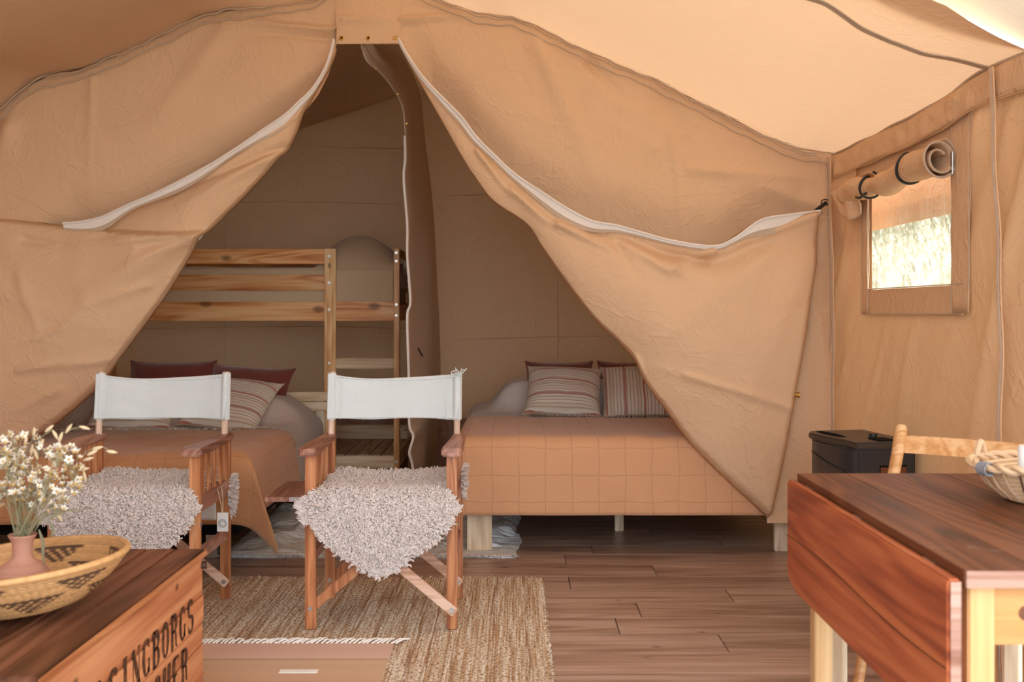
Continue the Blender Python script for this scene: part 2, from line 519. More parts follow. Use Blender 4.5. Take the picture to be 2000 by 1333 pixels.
def _jute():
    m = NT('jute_weave')
    a = m.coord((120, 2.5, 1), rnd=False)
    n = m.noise(a, 1, 2, .6)                      # yarn streaks that run along the rug
    b = m.coord((34, .25, 1), rnd=False)
    nb_ = m.noise(b, 1, 3, .65)                   # broad colour bands
    c = m.coord((95, 120, 1), rnd=False)
    k = m.noise(c, 1, 2, .6)
    col = m.ramp(nb_, [(.38, (.36, .20, .12)), (.46, (.54, .35, .21)), (.53, (.64, .46, .31)), (.62, (.78, .66, .53))])
    col = m.mix(m.ramp(n, [(.46, (0, 0, 0)), (.58, (.9, .9, .9))]), col, (.88, .79, .68))
    col = m.mix(m.ramp(k, [(.40, (.9, .9, .9)), (.50, (0, 0, 0))]), col, (.22, .12, .065))
    h = m.math('ADD', m.math('MULTIPLY', k, 1.2), n)
    m.prin(col, .9, .1, 0, m.bump(h, .9, .006)); return m.m
JUTE = _jute()
def _pink():
    m = NT('striped_flat_weave')
    tc = m.n('ShaderNodeTexCoord'); sp = m.n('ShaderNodeSeparateXYZ'); m.l(tc.outputs['UV'], sp.inputs[0])
    v = m.math('ADD', sp.outputs[1], m.math('MULTIPLY', m.noise(m.coord((3, 60, 1), rnd=False), 1, 2), .008))
    col = m.ramp(v, [(.0, (.72, .46, .39)), (.085, (.72, .46, .39)), (.16, (.76, .53, .46)), (.165, (.50, .315, .20)), (.20, (.68, .47, .32)), (.24, (.62, .41, .28)), (.30, (.66, .43, .28)), (.45, (.60, .32, .24)), (.6, (.66, .42, .30))])
    rib = m.noise(m.coord((260, 320, 1), rnd=False), 1, 2)
    st = m.noise(m.coord((2, 160, 1), rnd=False), 1, 2)
    col = m.mix(m.math('MULTIPLY', st, .35), col, (.75, .56, .44))
    col = m.mix(m.math('MULTIPLY', rib, .25), col, (.30, .17, .12))
    m.prin(col, .9, .1, 0, m.bump(rib, .6, .003)); return m.m
PINK = _pink()
def _pane():
    m = NT('clear_film')
    c = m.coord((1, 1, 1), rnd=False, rot=(R(-22), 0, 0))
    st = m.coord((1, 16, 1.6), rnd=False, rot=(R(-20), 0, 0))
    n = m.noise(st, 1, 4, .6, .5)
    nb = m.bump(n, .5, .03)
    t = m.n('ShaderNodeBsdfTransparent'); t.inputs[0].default_value = (.95, .94, .90, 1)
    tr = m.n('ShaderNodeBsdfTranslucent'); tr.inputs[0].default_value = (.9, .82, .68, 1)
    g = m.n('ShaderNodeBsdfGlossy'); g.inputs['Roughness'].default_value = .12; m.l(nb, g.inputs['Normal'])
    f = m.ramp(n, [(.45, (.16, .16, .16)), (.62, (.30, .30, .30)), (.72, (.6, .6, .6))])
    mx = m.n('ShaderNodeMixShader'); m.l(f, mx.inputs[0]); m.l(t.outputs[0], mx.inputs[1]); m.l(tr.outputs[0], mx.inputs[2])
    mx2 = m.n('ShaderNodeMixShader'); mx2.inputs[0].default_value = .06
    m.l(mx.outputs[0], mx2.inputs[1]); m.l(g.outputs[0], mx2.inputs[2]); m.l(mx2.outputs[0], m.out.inputs[0]); return m.m
PANE = _pane()
def _field():
    m = NT('pale_dry_meadow')
    c = m.coord((1, 1, 1), rnd=False)
    n = m.noise(c, 2.5, 5, .65, 1); n2 = m.noise(c, 12, 4, .7, .5)
    col = m.ramp(m.math('ADD', m.math('MULTIPLY', n, .5), m.math('MULTIPLY', n2, .5)), [(.40, (.15, .135, .07)), (.5, (.36, .33, .22)), (.58, (.72, .69, .58))])
    m.prin(col, .9, .1, 0, m.bump(n2, .8, .05)); return m.m
FIELD = _field()
INK = NT('stencil_ink')
_n = INK.noise(INK.coord(rnd=False), 60, 4, .7)
INK.prin(INK.ramp(_n, [(.35, (.20, .085, .04)), (.55, (.055, .022, .014))]), .75, .2)
INK = INK.m
BASKET = NT('coiled_grass')
_a = BASKET.n('ShaderNodeAttribute', attribute_name='Col')
_c = BASKET.coord(rnd=False)
_n = BASKET.noise(_c, 120, 2)
BASKET.prin(BASKET.mix(BASKET.math('MULTIPLY', _n, .35), _a.outputs[0], (.30, .15, .06)), .55, .35, 0, BASKET.bump(_n, .5, .002))
BASKET = BASKET.m

# ------------------------------------------------------------------ tent geometry
XL, XR, XC = -2.85, 1.49, -.68
D0, D1, D2, D3 = 2.98, 3.28, 4.95, 7.40      # front edge, first rib, partition, back wall
ROOFLINE = [(-192, 306), (-100, 262), (0, 215), (30, 190), (60, 165), (90, 150), (170, 133), (250, 100), (330, 62), (385, 32), (450, 20), (530, 10), (620, -6), (658, -28), (720, -72),
            (784, -45), (860, 0), (930, 25), (1000, 32), (1045, 50), (1130, 92), (1220, 130), (1300, 167), (1400, 218), (1500, 270), (1560, 292), (1625, 302), (1650, 306)]
K = D2 / F
def roof_px(x): return itp(ROOFLINE, x)
def zpx(y): return H + (VY - y) * K
def zroof_line(X): return zpx(roof_px(X / K + VX))
def straight(X): return 2.76 - .41 * np.abs(X - XC)
RIB = [(.954, 2.104), (1.064, 2.033), (1.159, 1.986), (1.254, 1.954), (1.364, 1.928), (1.49, 1.905)]
def zroof(X, d):
    X = np.asarray(X, float); d = np.asarray(d, float)
    w = np.exp(-((d - D2) / .55) ** 2)
    z = straight(X) * (1 - w) + zroof_line(X) * w
    rib = np.interp(X, [-2.85, -.68] + [p[0] for p in RIB], [1.90, 2.76] + [p[1] for p in RIB])
    w1 = np.exp(-((d - D1) / .35) ** 2) * np.where(X > -.6, 1, .3)
    z = z * (1 - w1) + rib * w1
    back = np.clip((d - 5.3) / 2, 0, 1)
    z = z - .07 * back * np.exp(-((X - XC) / .9) ** 2)
    return z

# -------- floor
floor = empty('floor', (0, 0, 0), kind='structure')
box('subfloor', DARK, floor, XL - .3, XR + .2, -1.5, D3 + .1, -.08, -.014, bevel=0)
JOINT = {0: .72, 2: .475, 3: .865, 4: .231, 5: .617, 7: .37, 8: 1.02, 9: .70, -1: .1}
PW, PL_ = .203, 1.29
for k in range(-22, 19):
    y0 = 3.57 + k * PW; y1 = y0 + PW
    if y0 > D3 or y0 < -1.2: continue
    j = JOINT.get(k, random.uniform(0, PL_))
    xs = [XL - .1] + [x for x in [j + PL_ * q for q in range(-5, 4)] if XL + .05 < x < XR - .05] + [XR + .02]
    for a, b in zip(xs[:-1], xs[1:]):
        MB().box(a + .0015, b - .0015, y0 + .0006, min(y1 - .0006, D3), -.014, 0).build('plank', FLOORM, floor, bevel=.0012, seg=1)

# -------- ceiling (roof slopes)
def roof_surface(name, xa, xb, n, ya, yb, mt):
    u = np.linspace(xa, xb, n); v = np.linspace(ya, yb, 80)
    X, Y = np.meshgrid(u, v, indexing='ij')
    if ya < D1: Y = Y + (1 - (Y - ya) / (yb - ya)) * np.interp(X, [-9, 1.18, 1.49], [-.065, -.065, .09])
    Z = zroof(X, Y) + .008 * sn(X, Y, 3, 3.0) + .003 * ridge(X + .3 * Y, Y, 5, 7)
    e = np.clip(1 - np.abs(Y - D2) / .5, 0, 1)
    Z += .012 * sn(X * 3, Y, 11, 4) * e * np.clip(1 - np.abs(X - XC) / 2.4, 0.2, 1)
    return MB().grid(X, Y, Z).build(name, mt, ceil, angle=180)
ceil = empty('ceiling', (0, 0, 0), kind='structure')
for xa, xb in ((XC, XR + .01), (XL - .01, XC)):
    roof_surface('roof_slope', xa, xb, 90, D0, D2, CAN_ROOF)
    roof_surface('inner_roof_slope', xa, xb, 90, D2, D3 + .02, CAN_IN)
# rib seam of the nearer frame
def ribbon(path, width, mat, parent, name, nrm=(0, -1, 0), t=.003, wob=0, **k):
    """flat tape along a path; width may vary; built with thickness"""
    P = np.array(path, float); m = len(P)
    T = np.gradient(P, axis=0); T /= np.linalg.norm(T, axis=1)[:, None] + 1e-9
    N = np.array(nrm, float) * np.ones((m, 1))
    S = np.cross(T, N); S /= np.linalg.norm(S, axis=1)[:, None] + 1e-9
    w = (np.array(width) * np.ones(m))[:, None]
    A = P + S * w / 2; B = P - S * w / 2
    X = np.stack([A, A + N * t, B + N * t, B, A], 1)
    return MB().grid(X[:, :, 0], X[:, :, 1], X[:, :, 2]).build(name, mat, parent, angle=50, **k)
xs = np.linspace(XC, XR, 120)
for dd, wid, mt in ((0, .017, CAN_SEAM), (.016, .004, CAN_EDGE), (-.012, .004, CAN_EDGE)):
    pth = np.stack([xs, np.full_like(xs, D1 + dd) + .004 * np.sin(xs * 23), zroof(xs, np.full_like(xs, D1 + dd)) - .010 - .003 * np.sin(xs * 31)], 1)
    ribbon(pth, wid, mt, ceil, 'seam_tape', nrm=(0, 0, -1), t=.004)
xs = np.linspace(XL, XC, 60)
pth = np.stack([xs, np.full_like(xs, D1), zroof(xs, np.full_like(xs, D1)) - .010], 1)
ribbon(pth, .022, CAN_SEAM, ceil, 'seam_tape', nrm=(0, 0, -1), t=.004)

# -------- awning in front of the tent
u = np.linspace(-3.4, 2.6, 70); v = np.linspace(.3, D0 + .10, 50)
X, Y = np.meshgrid(u, v, indexing='ij')
Z = straight(X) + .045 + .01 * sn(X, Y, 8, 2) + np.where(np.abs(X - XC) > 2.2, .12, 0) * 0
aw = MB().grid(X, Y, Z).build('awning', CREAM, None, angle=180, label='cream canvas awning stretched out in front of the tent roof', cat='awning')

Yc_, Zc_ = np.meshgrid(np.linspace(-.8, D0, 40), np.linspace(-.2, 1.9, 30), indexing='ij')
MB().grid(-3.0 + .02 * sn(Yc_, Zc_, 9, 4), Yc_, Zc_).build('side_shade_curtain', CAN_IN, aw, angle=180)  # added out of view to cut the light from the left

Xc_, Zc_ = np.meshgrid(np.linspace(-3.0, -1.15, 40), np.linspace(-.2, 2.3, 30), indexing='ij')
MB().grid(Xc_, -.15 + .03 * sn(Xc_, Zc_ * .3, 10, 9), np.minimum(Zc_, straight(Xc_) + .04)).build('front_shade_curtain', CAN_IN, aw, angle=180)  # unseen panel added to keep front-left sky light out of the porch

# -------- side, back and left walls
def wall_x(X0, name, sgn, seed, mask_fn=None, d_near=D0):
    nd, nz = 240, 100
    v = np.linspace(d_near, D3, nd); w = np.linspace(0, 1, nz)
    if mask_fn is not None:
        v = np.unique(np.concatenate([np.linspace(d_near, 3.58, 40), np.linspace(3.58, 4.44, 50), np.linspace(4.44, D3, 150)]))
        w = np.unique(np.concatenate([np.linspace(0, 1.226, 60), np.linspace(1.226, 1.68, 22), np.linspace(1.68, 1.93, 12)]))
        Y, Z = np.meshgrid(v, w, indexing='ij')
        top = zroof(np.full_like(Y, X0), Y)
        Z = np.where(Z > 1.68, 1.68 + (Z - 1.68) / .25 * (top - 1.68 + .004), Z)
    else:
        Y, W = np.meshgrid(v, w, indexing='ij')
        top = zroof(np.full_like(Y, X0), Y)
        Z = W * (top + .004)
    fade = np.clip((top - Z) / .15, 0, 1)
    dx = .016 * sn(Y * 1.0 + Z * .7, Z * .35, seed, 7) + .010 * ridge(Y + Z * .75, Z * .3, seed + 1, 9) + .02 * sn(Y, Z, seed + 2, 2.2)
    for q in range(7):      # long drawn folds that run down from the window and the eave
        y0 = 2.9 + q * .42
        dx += .014 * crease(Y, Z, (y0, 1.85), (y0 + .55, .75), .035)
    wf = 1.0
    if mask_fn is not None:
        inside = np.clip(1 - np.maximum(np.maximum(3.52 - Y, Y - 4.50), np.maximum(1.15 - Z, Z - 1.70)) / .12, 0, 1)
        dx = dx * (1 - inside)
    X = X0 - sgn * (np.abs(dx) * fade) 
    mask = None
    if mask_fn is not None:
        yc = (Y[:-1, :-1] + Y[1:, 1:]) / 2; zc = (Z[:-1, :-1] + Z[1:, 1:]) / 2
        mask = ~mask_fn(yc, zc)
    return MB().grid(X, Y, Z, mask=mask).build(name, CAN_WALL, None, angle=180, kind='structure')
WIN = (3.58, 4.44, 1.226, 1.68)
wr_ = wall_x(XR, 'wall_right', 1, 21, lambda y, z: (y > WIN[0]) & (y < WIN[1]) & (z > WIN[2]) & (z < WIN[3]), 2.75)
wl_ = wall_x(XL, 'wall_left', -1, 31)
u = np.linspace(XL, XR, 170); w = np.linspace(0, 1, 90)
X, W = np.meshgrid(u, w, indexing='ij')
Zt = zroof(X, np.full_like(X, D3)); Z = W * (Zt + .05)
Y = D3 - .02 * np.abs(sn(X, Z, 41, 2.4)) - .006 * ridge(X + .4 * Z, Z, 42, 6)
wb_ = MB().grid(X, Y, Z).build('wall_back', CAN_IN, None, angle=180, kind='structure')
for yy, x0, x1 in ((380, -.45, XR), (660, -.45, XR), (290, -2.2, -.75), (398, XL, -.75), (640, XL, -.75)):
    z = H + (VY - yy) * D3 / F
    xs = np.linspace(x0, x1, 60)
    MB().tube(np.stack([xs, np.full_like(xs, D3 - .030), z + .01 * np.sin(xs * 3)], 1), .0022, 5).build('seam', CAN_IN, wb_)
for xx in (-2.0, .30):
    zs = np.linspace(.1, zroof(xx, D3) - .05, 20)
    MB().tube(np.stack([np.full_like(zs, xx), np.full_like(zs, D3 - .030), zs], 1), .002, 5).build('seam', CAN_IN, wb_)
# groundsheet skirt along the foot of the back wall
u = np.linspace(XL + .02, XR - .02, 220); w = np.linspace(0, 1, 24)
X, W = np.meshgrid(u, w, indexing='ij')
Z = W * .40
Y = D3 - .06 - .02 * sn(X, Z, 51, 14) - .03 * (1 - W) - .012 * ridge(X, Z * 2, 53, 22)
MB().grid(X, Y, Z).build('baseboard_back', SKIRT, None, angle=180, kind='structure')

# valance band and piping under the right eave
val = empty('trim_1', (XR, 4, 1.8), kind='structure')
ys = np.linspace(2.76, D2, 170); q = np.linspace(0, 1, 8)
Y, Q = np.meshgrid(ys, q, indexing='ij')
top = zroof(np.full_like(Y, XR), Y)
X = XR - .022 - .012 * (1 - Q) - .006 * sn(Y * 1.0, Q * .3, 61, 32) * np.sin(Q * PI) - .012 * Q * (1 - Q)
Z = top - .008 - (1 - Q) * .105
MB().grid(X, Y, Z).build('band', CAN, val, angle=180, world=True, solid=.003)
for f_, r_ in ((.0, .0045), (.106, .003), (.112, .0022)):
    pth = np.stack([np.full_like(ys, XR - .034 + .004 * np.sin(ys * 9)) + (.012 if f_ == 0 else 0), ys, zroof(np.full_like(ys, XR), ys) - .006 - f_ + .002 * np.sin(ys * 17)], 1)
    MB().tube(pth, r_, 6).build('piping', CAN_SEAM if f_ == 0 else CAN, val, world=True)
# long pocket seam lower on the wall
pth = [(XR - .045, y, zroof(XR, y) - .20 + .004 * math.sin(y * 8)) for y in np.linspace(2.76, 3.62, 30)]
# vertical zips on the right wall
for dz, x_off in ((3.20, 0), (4.86, 0)):
    z = np.linspace(.02, zroof(XR, dz) - .02, 80)
    wob = .018 * np.sin(z * 4.2) + .006 * np.sin(z * 17)
    g = empty('trim_2', (XR, dz, 0), kind='structure')
    P = np.stack([np.full_like(z, XR - .046), dz + wob + (1.9 - z) * (-.03), z], 1)
    ribbon(P, .022, CAN, g, 'zip_tape', nrm=(-1, 0, 0), t=.004, world=True)
    MB().tube(P + np.array([-.005, .0, 0]), .0028, 6).build('zip_coil', CAN_EDGE, g, world=True)
    MB().tube(P + np.array([-.004, .014, 0]), .002, 5).build('piping', CAN, g, world=True)

# -------- window in the right wall
win = empty('window_1', (XR, 4.0, 1.23), kind='structure')
y = np.linspace(WIN[0] - .01, WIN[1] + .01, 60); z = np.linspace(WIN[2] - .01, WIN[3] + .01, 30)
Y, Z = np.meshgrid(y, z, indexing='ij')
X = XR + .006 + .006 * sn(Y + Z * .5, Z * .4, 71, 14)
MB().grid(X, Y, Z).build('pane', PANE, win, angle=180, world=True)
def strip(name, y0, y1, z0, z1, dx=.012, n=20, sk=0):
    yy = np.linspace(y0, y1, n); zz = np.linspace(z0, z1, n)
    Y, Z = np.meshgrid(yy, zz, indexing='ij')
    X = XR - dx - .003 * np.abs(sn(Y, Z, 77, 20))
    MB().grid(X, Y, Z).build(name, CAN, win, angle=180, world=True, solid=.004)
strip('frame_strip', 4.44, 4.52, 1.13, 1.72)
strip('frame_strip', 3.45, 3.585, 1.14, 1.84, .016)
strip('frame_strip', 3.50, 4.46, 1.13, 1.232, .010)
strip('frame_strip', 3.45, 4.60, 1.66, 1.80, .012)
for (a, b) in (((3.585, 1.14), (3.585, 1.84)), ((3.452, 1.14), (3.43, 1.84)), ((4.44, 1.13), (4.44, 1.7)), ((4.52, 1.13), (4.52, 1.7)), ((3.5, 1.235), (4.44, 1.235)), ((3.5, 1.135), (4.5, 1.13))):
    n = 16
    P = [(XR - .019, a[0] + (b[0] - a[0]) * t / n + .004 * math.sin(t * 1.3), a[1] + (b[1] - a[1]) * t / n) for t in range(n + 1)]
    MB().tube(P, .0022, 5).build('hem', CAN_SEAM, win, world=True)
# rolled-up blind: a spiral of canvas along the wall, flaring at the near end
nl, na = 60, 70
s = np.linspace(0, 1, nl); a = np.linspace(0, 1, na)
S, A = np.meshgrid(s, a, indexing='ij')
yy = 3.565 + S * 1.02
ang = A * 2 * PI * 2.1 + .6
flare = 1 + .45 * np.exp(-S * 7)
rad = (.018 + .038 * A) * flare * (1 + .10 * np.sin(S * 21 + A * 5)) * (1 - .22 * np.exp(-((S - .62) / .07) ** 2))
rad = rad * (1 + .0 * S)
cz = 1.655 - .012 * S - .0 * S
X = XR - .068 + rad * np.cos(ang) * .85
Z = cz + rad * np.sin(ang) + .012 * np.sin(S * 9)
MB().grid(X, yy + .01 * np.sin(ang), Z).build('rolled_blind', CAN, win, angle=180, world=True, solid=.004)
MB().tube([(X[0, i], yy[0, i] + .01 * math.sin(ang[0, i]) - .003, Z[0, i]) for i in range(na)], .004, 6).build('blind_hem', CAN_SEAM, win, world=True)
# loose corner of the blind hanging at the far end
n = 26
T, U = np.meshgrid(np.linspace(0, 1, n), np.linspace(0, 1, n), indexing='ij')
Yf = 4.42 + .30 * T; Lz = .15 * np.sqrt(np.clip(1 - (2 * np.clip(T, 0, 1) - .9) ** 2, 0.02, 1))
Zf = 1.655 - U * Lz + .03 * np.sin(T * 3)
Xf = XR - .085 + .03 * U + .012 * np.sin(T * 12)
MB().grid(Xf, Yf, Zf).build('loose_blind_corner', CAN, win, angle=180, world=True, solid=.004)
MB().tube([(Xf[i, -1], Yf[i, -1], Zf[i, -1]) for i in range(n)], .004, 6).build('blind_hem', CAN_SEAM, win, world=True)
for yb in (3.83, 4.27):
    i_ = int(round((yb - 3.565) / 1.02 * (nl - 1)))
    ring = []
    for j in range(int(na * .55), na):
        dx_ = rad[i_, j] + .005
        ring.append((XR - .068 + dx_ * math.cos(ang[i_, j]) * .88, yb + .010 * math.sin(ang[i_, j] * 2), cz[i_, j] + dx_ * math.sin(ang[i_, j]) + .012 * math.sin(s[i_] * 9)))
    ribbon(ring, .016, BLACK, win, 'tie_strap', nrm=(0, 0, 0), t=0, world=True) if False else MB().tube(ring, .0055, 6).build('tie_strap', BLACK, win, world=True)
MB().tube([(XR - .12, 4.27, 1.60), (XR - .13, 4.20, 1.59), (XR - .13, 4.12, 1.60)], .006, 6).build('strap_end', BLACK, win, world=True)
MB().box(XR - .034, XR - .026, 3.545, 3.560, 1.60, 1.68).build('zip_slider', STEEL, win, bevel=.003, world=True)
# outside storm flap seen through the film
MB().box(XR + .10, XR + .104, 3.4, 5.2, 1.50, 1.58).build('storm_flap', CAN, win, world=True)
MB().box(XR + .12, XR + .124, 3.4, 5.2, 1.575, 1.80).build('storm_flap', CAN, win, world=True)

# -------- front partition: wall_front and its two door leaves
def W(x, y, dd): return (x - VX) * K, D2 + dd, H + (VY - y) * K
ZIPL = [(658, 86), (652, 112), (640, 145), (618, 180), (590, 208), (560, 235), (520, 262), (480, 290), (430, 322), (370, 355), (310, 385), (262, 405), (215, 427), (175, 437), (138, 440)]
ZIPR = [(783, 86), (797, 112), (822, 150), (850, 182), (880, 212), (905, 238), (930, 272), (965, 308), (1005, 345), (1060, 382), (1110, 414), (1155, 436), (1200, 444), (1250, 458), (1310, 474), (1385, 484), (1425, 470), (1478, 434), (1530, 424), (1592, 416)]
front = empty('wall_front', (XC, D2, 2.2), kind='structure')
def panel(cols, bot, name, mat=CAN, dd0=0, nv=90, back=.085, seed=81, folds=()):
    cols = np.array(cols, float)
    v = np.linspace(0, 1, nv)
    C, V = np.meshgrid(cols, v, indexing='ij')
    top = roof_px(C); b = np.array([bot(c) for c in cols])[:, None] * np.ones_like(V)
    Yp = top + (b - top) * V
    X, _, Z = W(C, Yp, 0)
    near = (b - Yp) / 70.0
    dd = dd0 + back * np.exp(-np.clip(near, 0, 9) ** 2 * 1.4) * np.clip((b - top) / 150, 0, 1) * np.clip((1615 - C) / 50, 0, 1) * np.clip((np.abs(C - 720.5) - 62) / 60, 0, 1)
    dd = dd + .012 * sn(X, Z, seed, 3.2) - wrk(X, Z, seed + 4) * 1.3 + .006 * ridge(X + .4 * Z, Z, seed + 1, 5)
    for (p, q_, w_, amp) in folds: dd = dd - 1.4 * amp * crease(C, Yp, p, q_, w_ * .85)
    return MB().grid(X, D2 + dd, Z).build(name, mat, front, angle=180, world=True)
zl = sorted(ZIPL); zr = sorted(ZIPR)
cl = np.concatenate([np.linspace(-192, 500, 120), np.linspace(505, 658, 60)])
panel(cl, lambda c: itp([(-200, 520), (60, 520), (137, 442)] + zl, c), 'upper_canvas', folds=(((658, 62), (420, 34), 8, .022), ((658, 78), (450, 62), 7, -.012), ((20, 250), (0, 300), 20, .03), ((180, 150), (170, 420), 7, .008), ((440, 60), (230, 330), 26, .014), ((640, 120), (330, 300), 16, .010)))
cr = np.concatenate([np.linspace(783, 1000, 70), np.linspace(1004, 1650, 150)])
panel(cr, lambda c: itp(zr + [(1650, 416)], c), 'upper_canvas', seed=91, folds=(((784, 40), (930, 30), 8, .022), ((1050, 90), (1180, 380), 22, .018), ((1150, 120), (1215, 190), 12, -.02), ((1300, 200), (1360, 330), 20, -.015), ((1350, 330), (1600, 350), 12, .012), ((1625, 310), (1400, 260), 16, .012), ((1310, 250), (1340, 480), 8, .008), ((1600, 400), (1380, 330), 20, .014)))
panel(np.linspace(658, 784, 30), lambda c: 86, 'zip_header', dd0=-.006, nv=24, back=0, folds=(((658, 38), (784, 42), 7, .018), ))
# right-hand strip of the wall that runs down behind the leaf
cols = np.linspace(1500, 1652, 50); v = np.linspace(412, 1024, 110)
C, V = np.meshgrid(cols, v, indexing='ij')
X, _, Z = W(C, V, 0)
dd = .010 + .13 * np.clip((1602 - C) / 40, 0, 1) * np.clip((560 - V) / 120, 0, 1) + .012 * sn(X * 2.2, Z * .5, 95, 7) + .008 * ridge(X * 2, Z * .6, 96, 7) - .03 * np.clip((C - 1600) / 40, 0, 1) * np.exp(-((V - 400) / 60) ** 2)
for a_, b_, w_, am in (((1645, 800), (1575, 960), 9, .018), ((1600, 620), (1640, 900), 10, .014), ((1590, 560), (1570, 940), 12, .014)): dd -= am * crease(C, V, a_, b_, w_)
MB().grid(X, D2 + dd, Z).build('side_strip', CAN, front, angle=180, world=True)
# left strip of the wall behind the left leaf
cols = np.linspace(-192, -40, 20); v = np.linspace(500, 1070, 40)
C, V = np.meshgrid(cols, v, indexing='ij'); X, _, Z = W(C, V, 0)
MB().grid(X, D2 + .05 + 0 * X, Z).build('side_strip', CAN, front, angle=180, world=True)
# doubled piping along the roof line
for off, r_, mt, wv in ((3, .0042, CAN_SEAM, 0), (9, .0018, CAN_EDGE, 1), (21, .0034, CAN_SEAM, 2), (-3, .0016, CAN_EDGE, 3)):
    xs = np.linspace(-190, 1640, 330)
    ypx = roof_px(xs) + off + 1.6 * np.sin(xs / 19 + wv) + 1.2 * np.sin(xs / 7.3) + (3 * np.sin(xs / 60) if off == 20 else 0)
    P = np.stack([(xs - VX) * K, D2 - .022 - .006 * np.sin(xs / 33) + 0 * xs, H + (VY - ypx) * K], 1)
    MB().tube(P, r_, 6).build('piping', mt, front, world=True)
# header edges and eyelets
for xx in (660, 783):
    MB().tube([W(xx, y, -.012) for y in np.linspace(-25, 86, 12)], .002, 5).build('seam', CAN_SEAM, front, world=True)
MB().tube([W(x, 86, -.010) for x in np.linspace(657, 784, 20)], .003, 6).build('hem', CAN, front, world=True)
for xx in (668, 720, 772):
    c = W(xx, 76, -.016)
    P = [(c[0] + .008 * math.cos(t), c[1], c[2] + .008 * math.sin(t)) for t in np.linspace(0, 2 * PI, 17)[:-1]]
    e = MB().tube(P, .0035, 6, closed=True).build('eyelet', BRASS, front, world=True)
    MB().cyl((c[0], c[1] - .001, c[2]), (c[0], c[1] + .004, c[2]), .006, 12).build('eyelet_hole', DARK, e, world=True)
# two stitched vertical lines near the corner, with a small toggle hook
for xx, ph in ((1618, 0), (1641, 1.2)):
    P = [W(xx + 4 * math.sin(y / 70 + ph) + (y - 300) * .012, y, -.012 if y < 420 else .010) for y in np.linspace(312, 880, 120)]
    MB().tube(P, .004 if xx > 1630 else .0028, 6).build('piping', CAN_SEAM, front, world=True)
MB().tube([W(1622, 300, -.03), W(1630, 312, -.04), W(1624, 326, -.04), W(1620, 318, -.03)], .004, 6).build('corner_hook', STEEL, front, world=True)

def leaf(name, Tp, Bp, nu, nv, side, seed, folds, bulge=.10):
    root = empty(name, W(*( (400, 700, 0) if side < 0 else (1450, 700, 0))), kind='structure')
    T = smooth_curve(Tp, nu); B = smooth_curve(Bp, nu)
    v = np.linspace(0, 1, nv)
    PX = T[:, 0:1] * (1 - v) + B[:, 0:1] * v
    PY = T[:, 1:2] * (1 - v) + B[:, 1:2] * v
    U = np.linspace(0, 1, nu)[:, None] * np.ones_like(PX); V = np.ones_like(PX) * v
    return root, PX, PY, U, V, T, B

# right leaf: hangs from the corner hook, gathered down to the foot of the bed
TR = ZIPR
BR = [(783, 90), (800, 125), (830, 178), (868, 245), (905, 312), (930, 350), (965, 395), (1030, 440), (1060, 485), (1105, 550), (1160, 622), (1205, 665), (1236, 700), (1262, 750), (1300, 800), (1345, 862), (1390, 910), (1440, 958), (1480, 995), (1504, 1018)]
root, PX, PY, U, V, T, B = leaf('door_2', TR, BR, 230, 120, 1, 5, ())
# swing the right-hand edge: at U=1 run from the hook down to the tip
edge = smooth_curve([(1592, 416), (1597, 440), (1594, 500), (1582, 570), (1568, 660), (1548, 780), (1532, 880), (1518, 960), (1506, 1018)], 120)
dxe = edge[:, 0][None, :] - (T[-1, 0] * (1 - V[0]) + B[-1, 0] * V[0])[None, :]
dye = edge[:, 1][None, :] - (T[-1, 1] * (1 - V[0]) + B[-1, 1] * V[0])[None, :]
k_ = U ** 10
PX = PX + dxe * k_; PY = PY + dye * k_
X, _, Z = W(PX, PY, 0)
wid = np.clip(np.hypot(B[:, 0] - T[:, 0], B[:, 1] - T[:, 1]) / 250, 0, 1)[:, None]
dd = -.035 - .085 * np.sin(PI * np.clip(V, 0, 1)) ** .8 * wid
dd += (.012 * sn(X, Z, 101, 3.0) + .006 * ridge(X + .5 * Z, Z, 102, 5) - 1.6 * wrk(X, Z, 104)) * wid
for a_, b_, w_, am in (((1592, 418), (1385, 500), 10, .03), ((1385, 492), (1300, 520), 12, .03), ((1375, 510), (1250, 490), 9, -.022), ((1300, 530), (1150, 430), 14, .022),
                       ((1090, 440), (1210, 500), 10, .026), ((1000, 375), (1090, 455), 9, .022), ((935, 300), (1010, 400), 8, .02), ((1594, 420), (1240, 700), 22, .016), ((1594, 425), (1400, 900), 26, .016),
                       ((1560, 800), (1240, 705), 10, .010), ((1310, 520), (1330, 545), 10, .02), ((1200, 480), (1240, 550), 12, -.02), ((1330, 730), (1530, 790), 6, .008), ((1240, 700), (1260, 760), 8, .02), ((1500, 1010), (1440, 700), 20, .015)):
    dd -= 1.35 * am * crease(PX, PY, a_, b_, w_ * .85)
# pocket under the zip: the cloth turns away just below the tape
dd += .035 * np.exp(-((V - .09) / .05) ** 2) * np.clip(wid, 0, 1) * np.clip((U - .2) * 4, 0, 1)
# edges roll back
dd += .05 * np.clip((V - .965) / .035, 0, 1) ** 2
dd += .07 * np.clip((U - .985) / .015, 0, 1) ** 2
MB().grid(X, D2 + dd, Z).build('leaf_canvas', CAN, root, angle=180, world=True, solid=.003)
DDR = dd
# turned-back lining along the free edge, gives the fold its depth
E = np.stack([X[:, -1], D2 + dd[:, -1], Z[:, -1]], 1)
off = np.array([.05, .05, .05])
Q = np.linspace(0, 1, 5)[None, :]
Q = Q * np.clip((np.linspace(0, 1, len(E)) - .12) * 4, .02, 1)[:, None]
MB().grid(E[:, 0:1] + .06 * Q, E[:, 1:2] + .03 * np.sin(Q * 2.5), E[:, 2:3] + .05 * Q).build('turned_edge', CAN, root, angle=180, world=True, solid=.003)
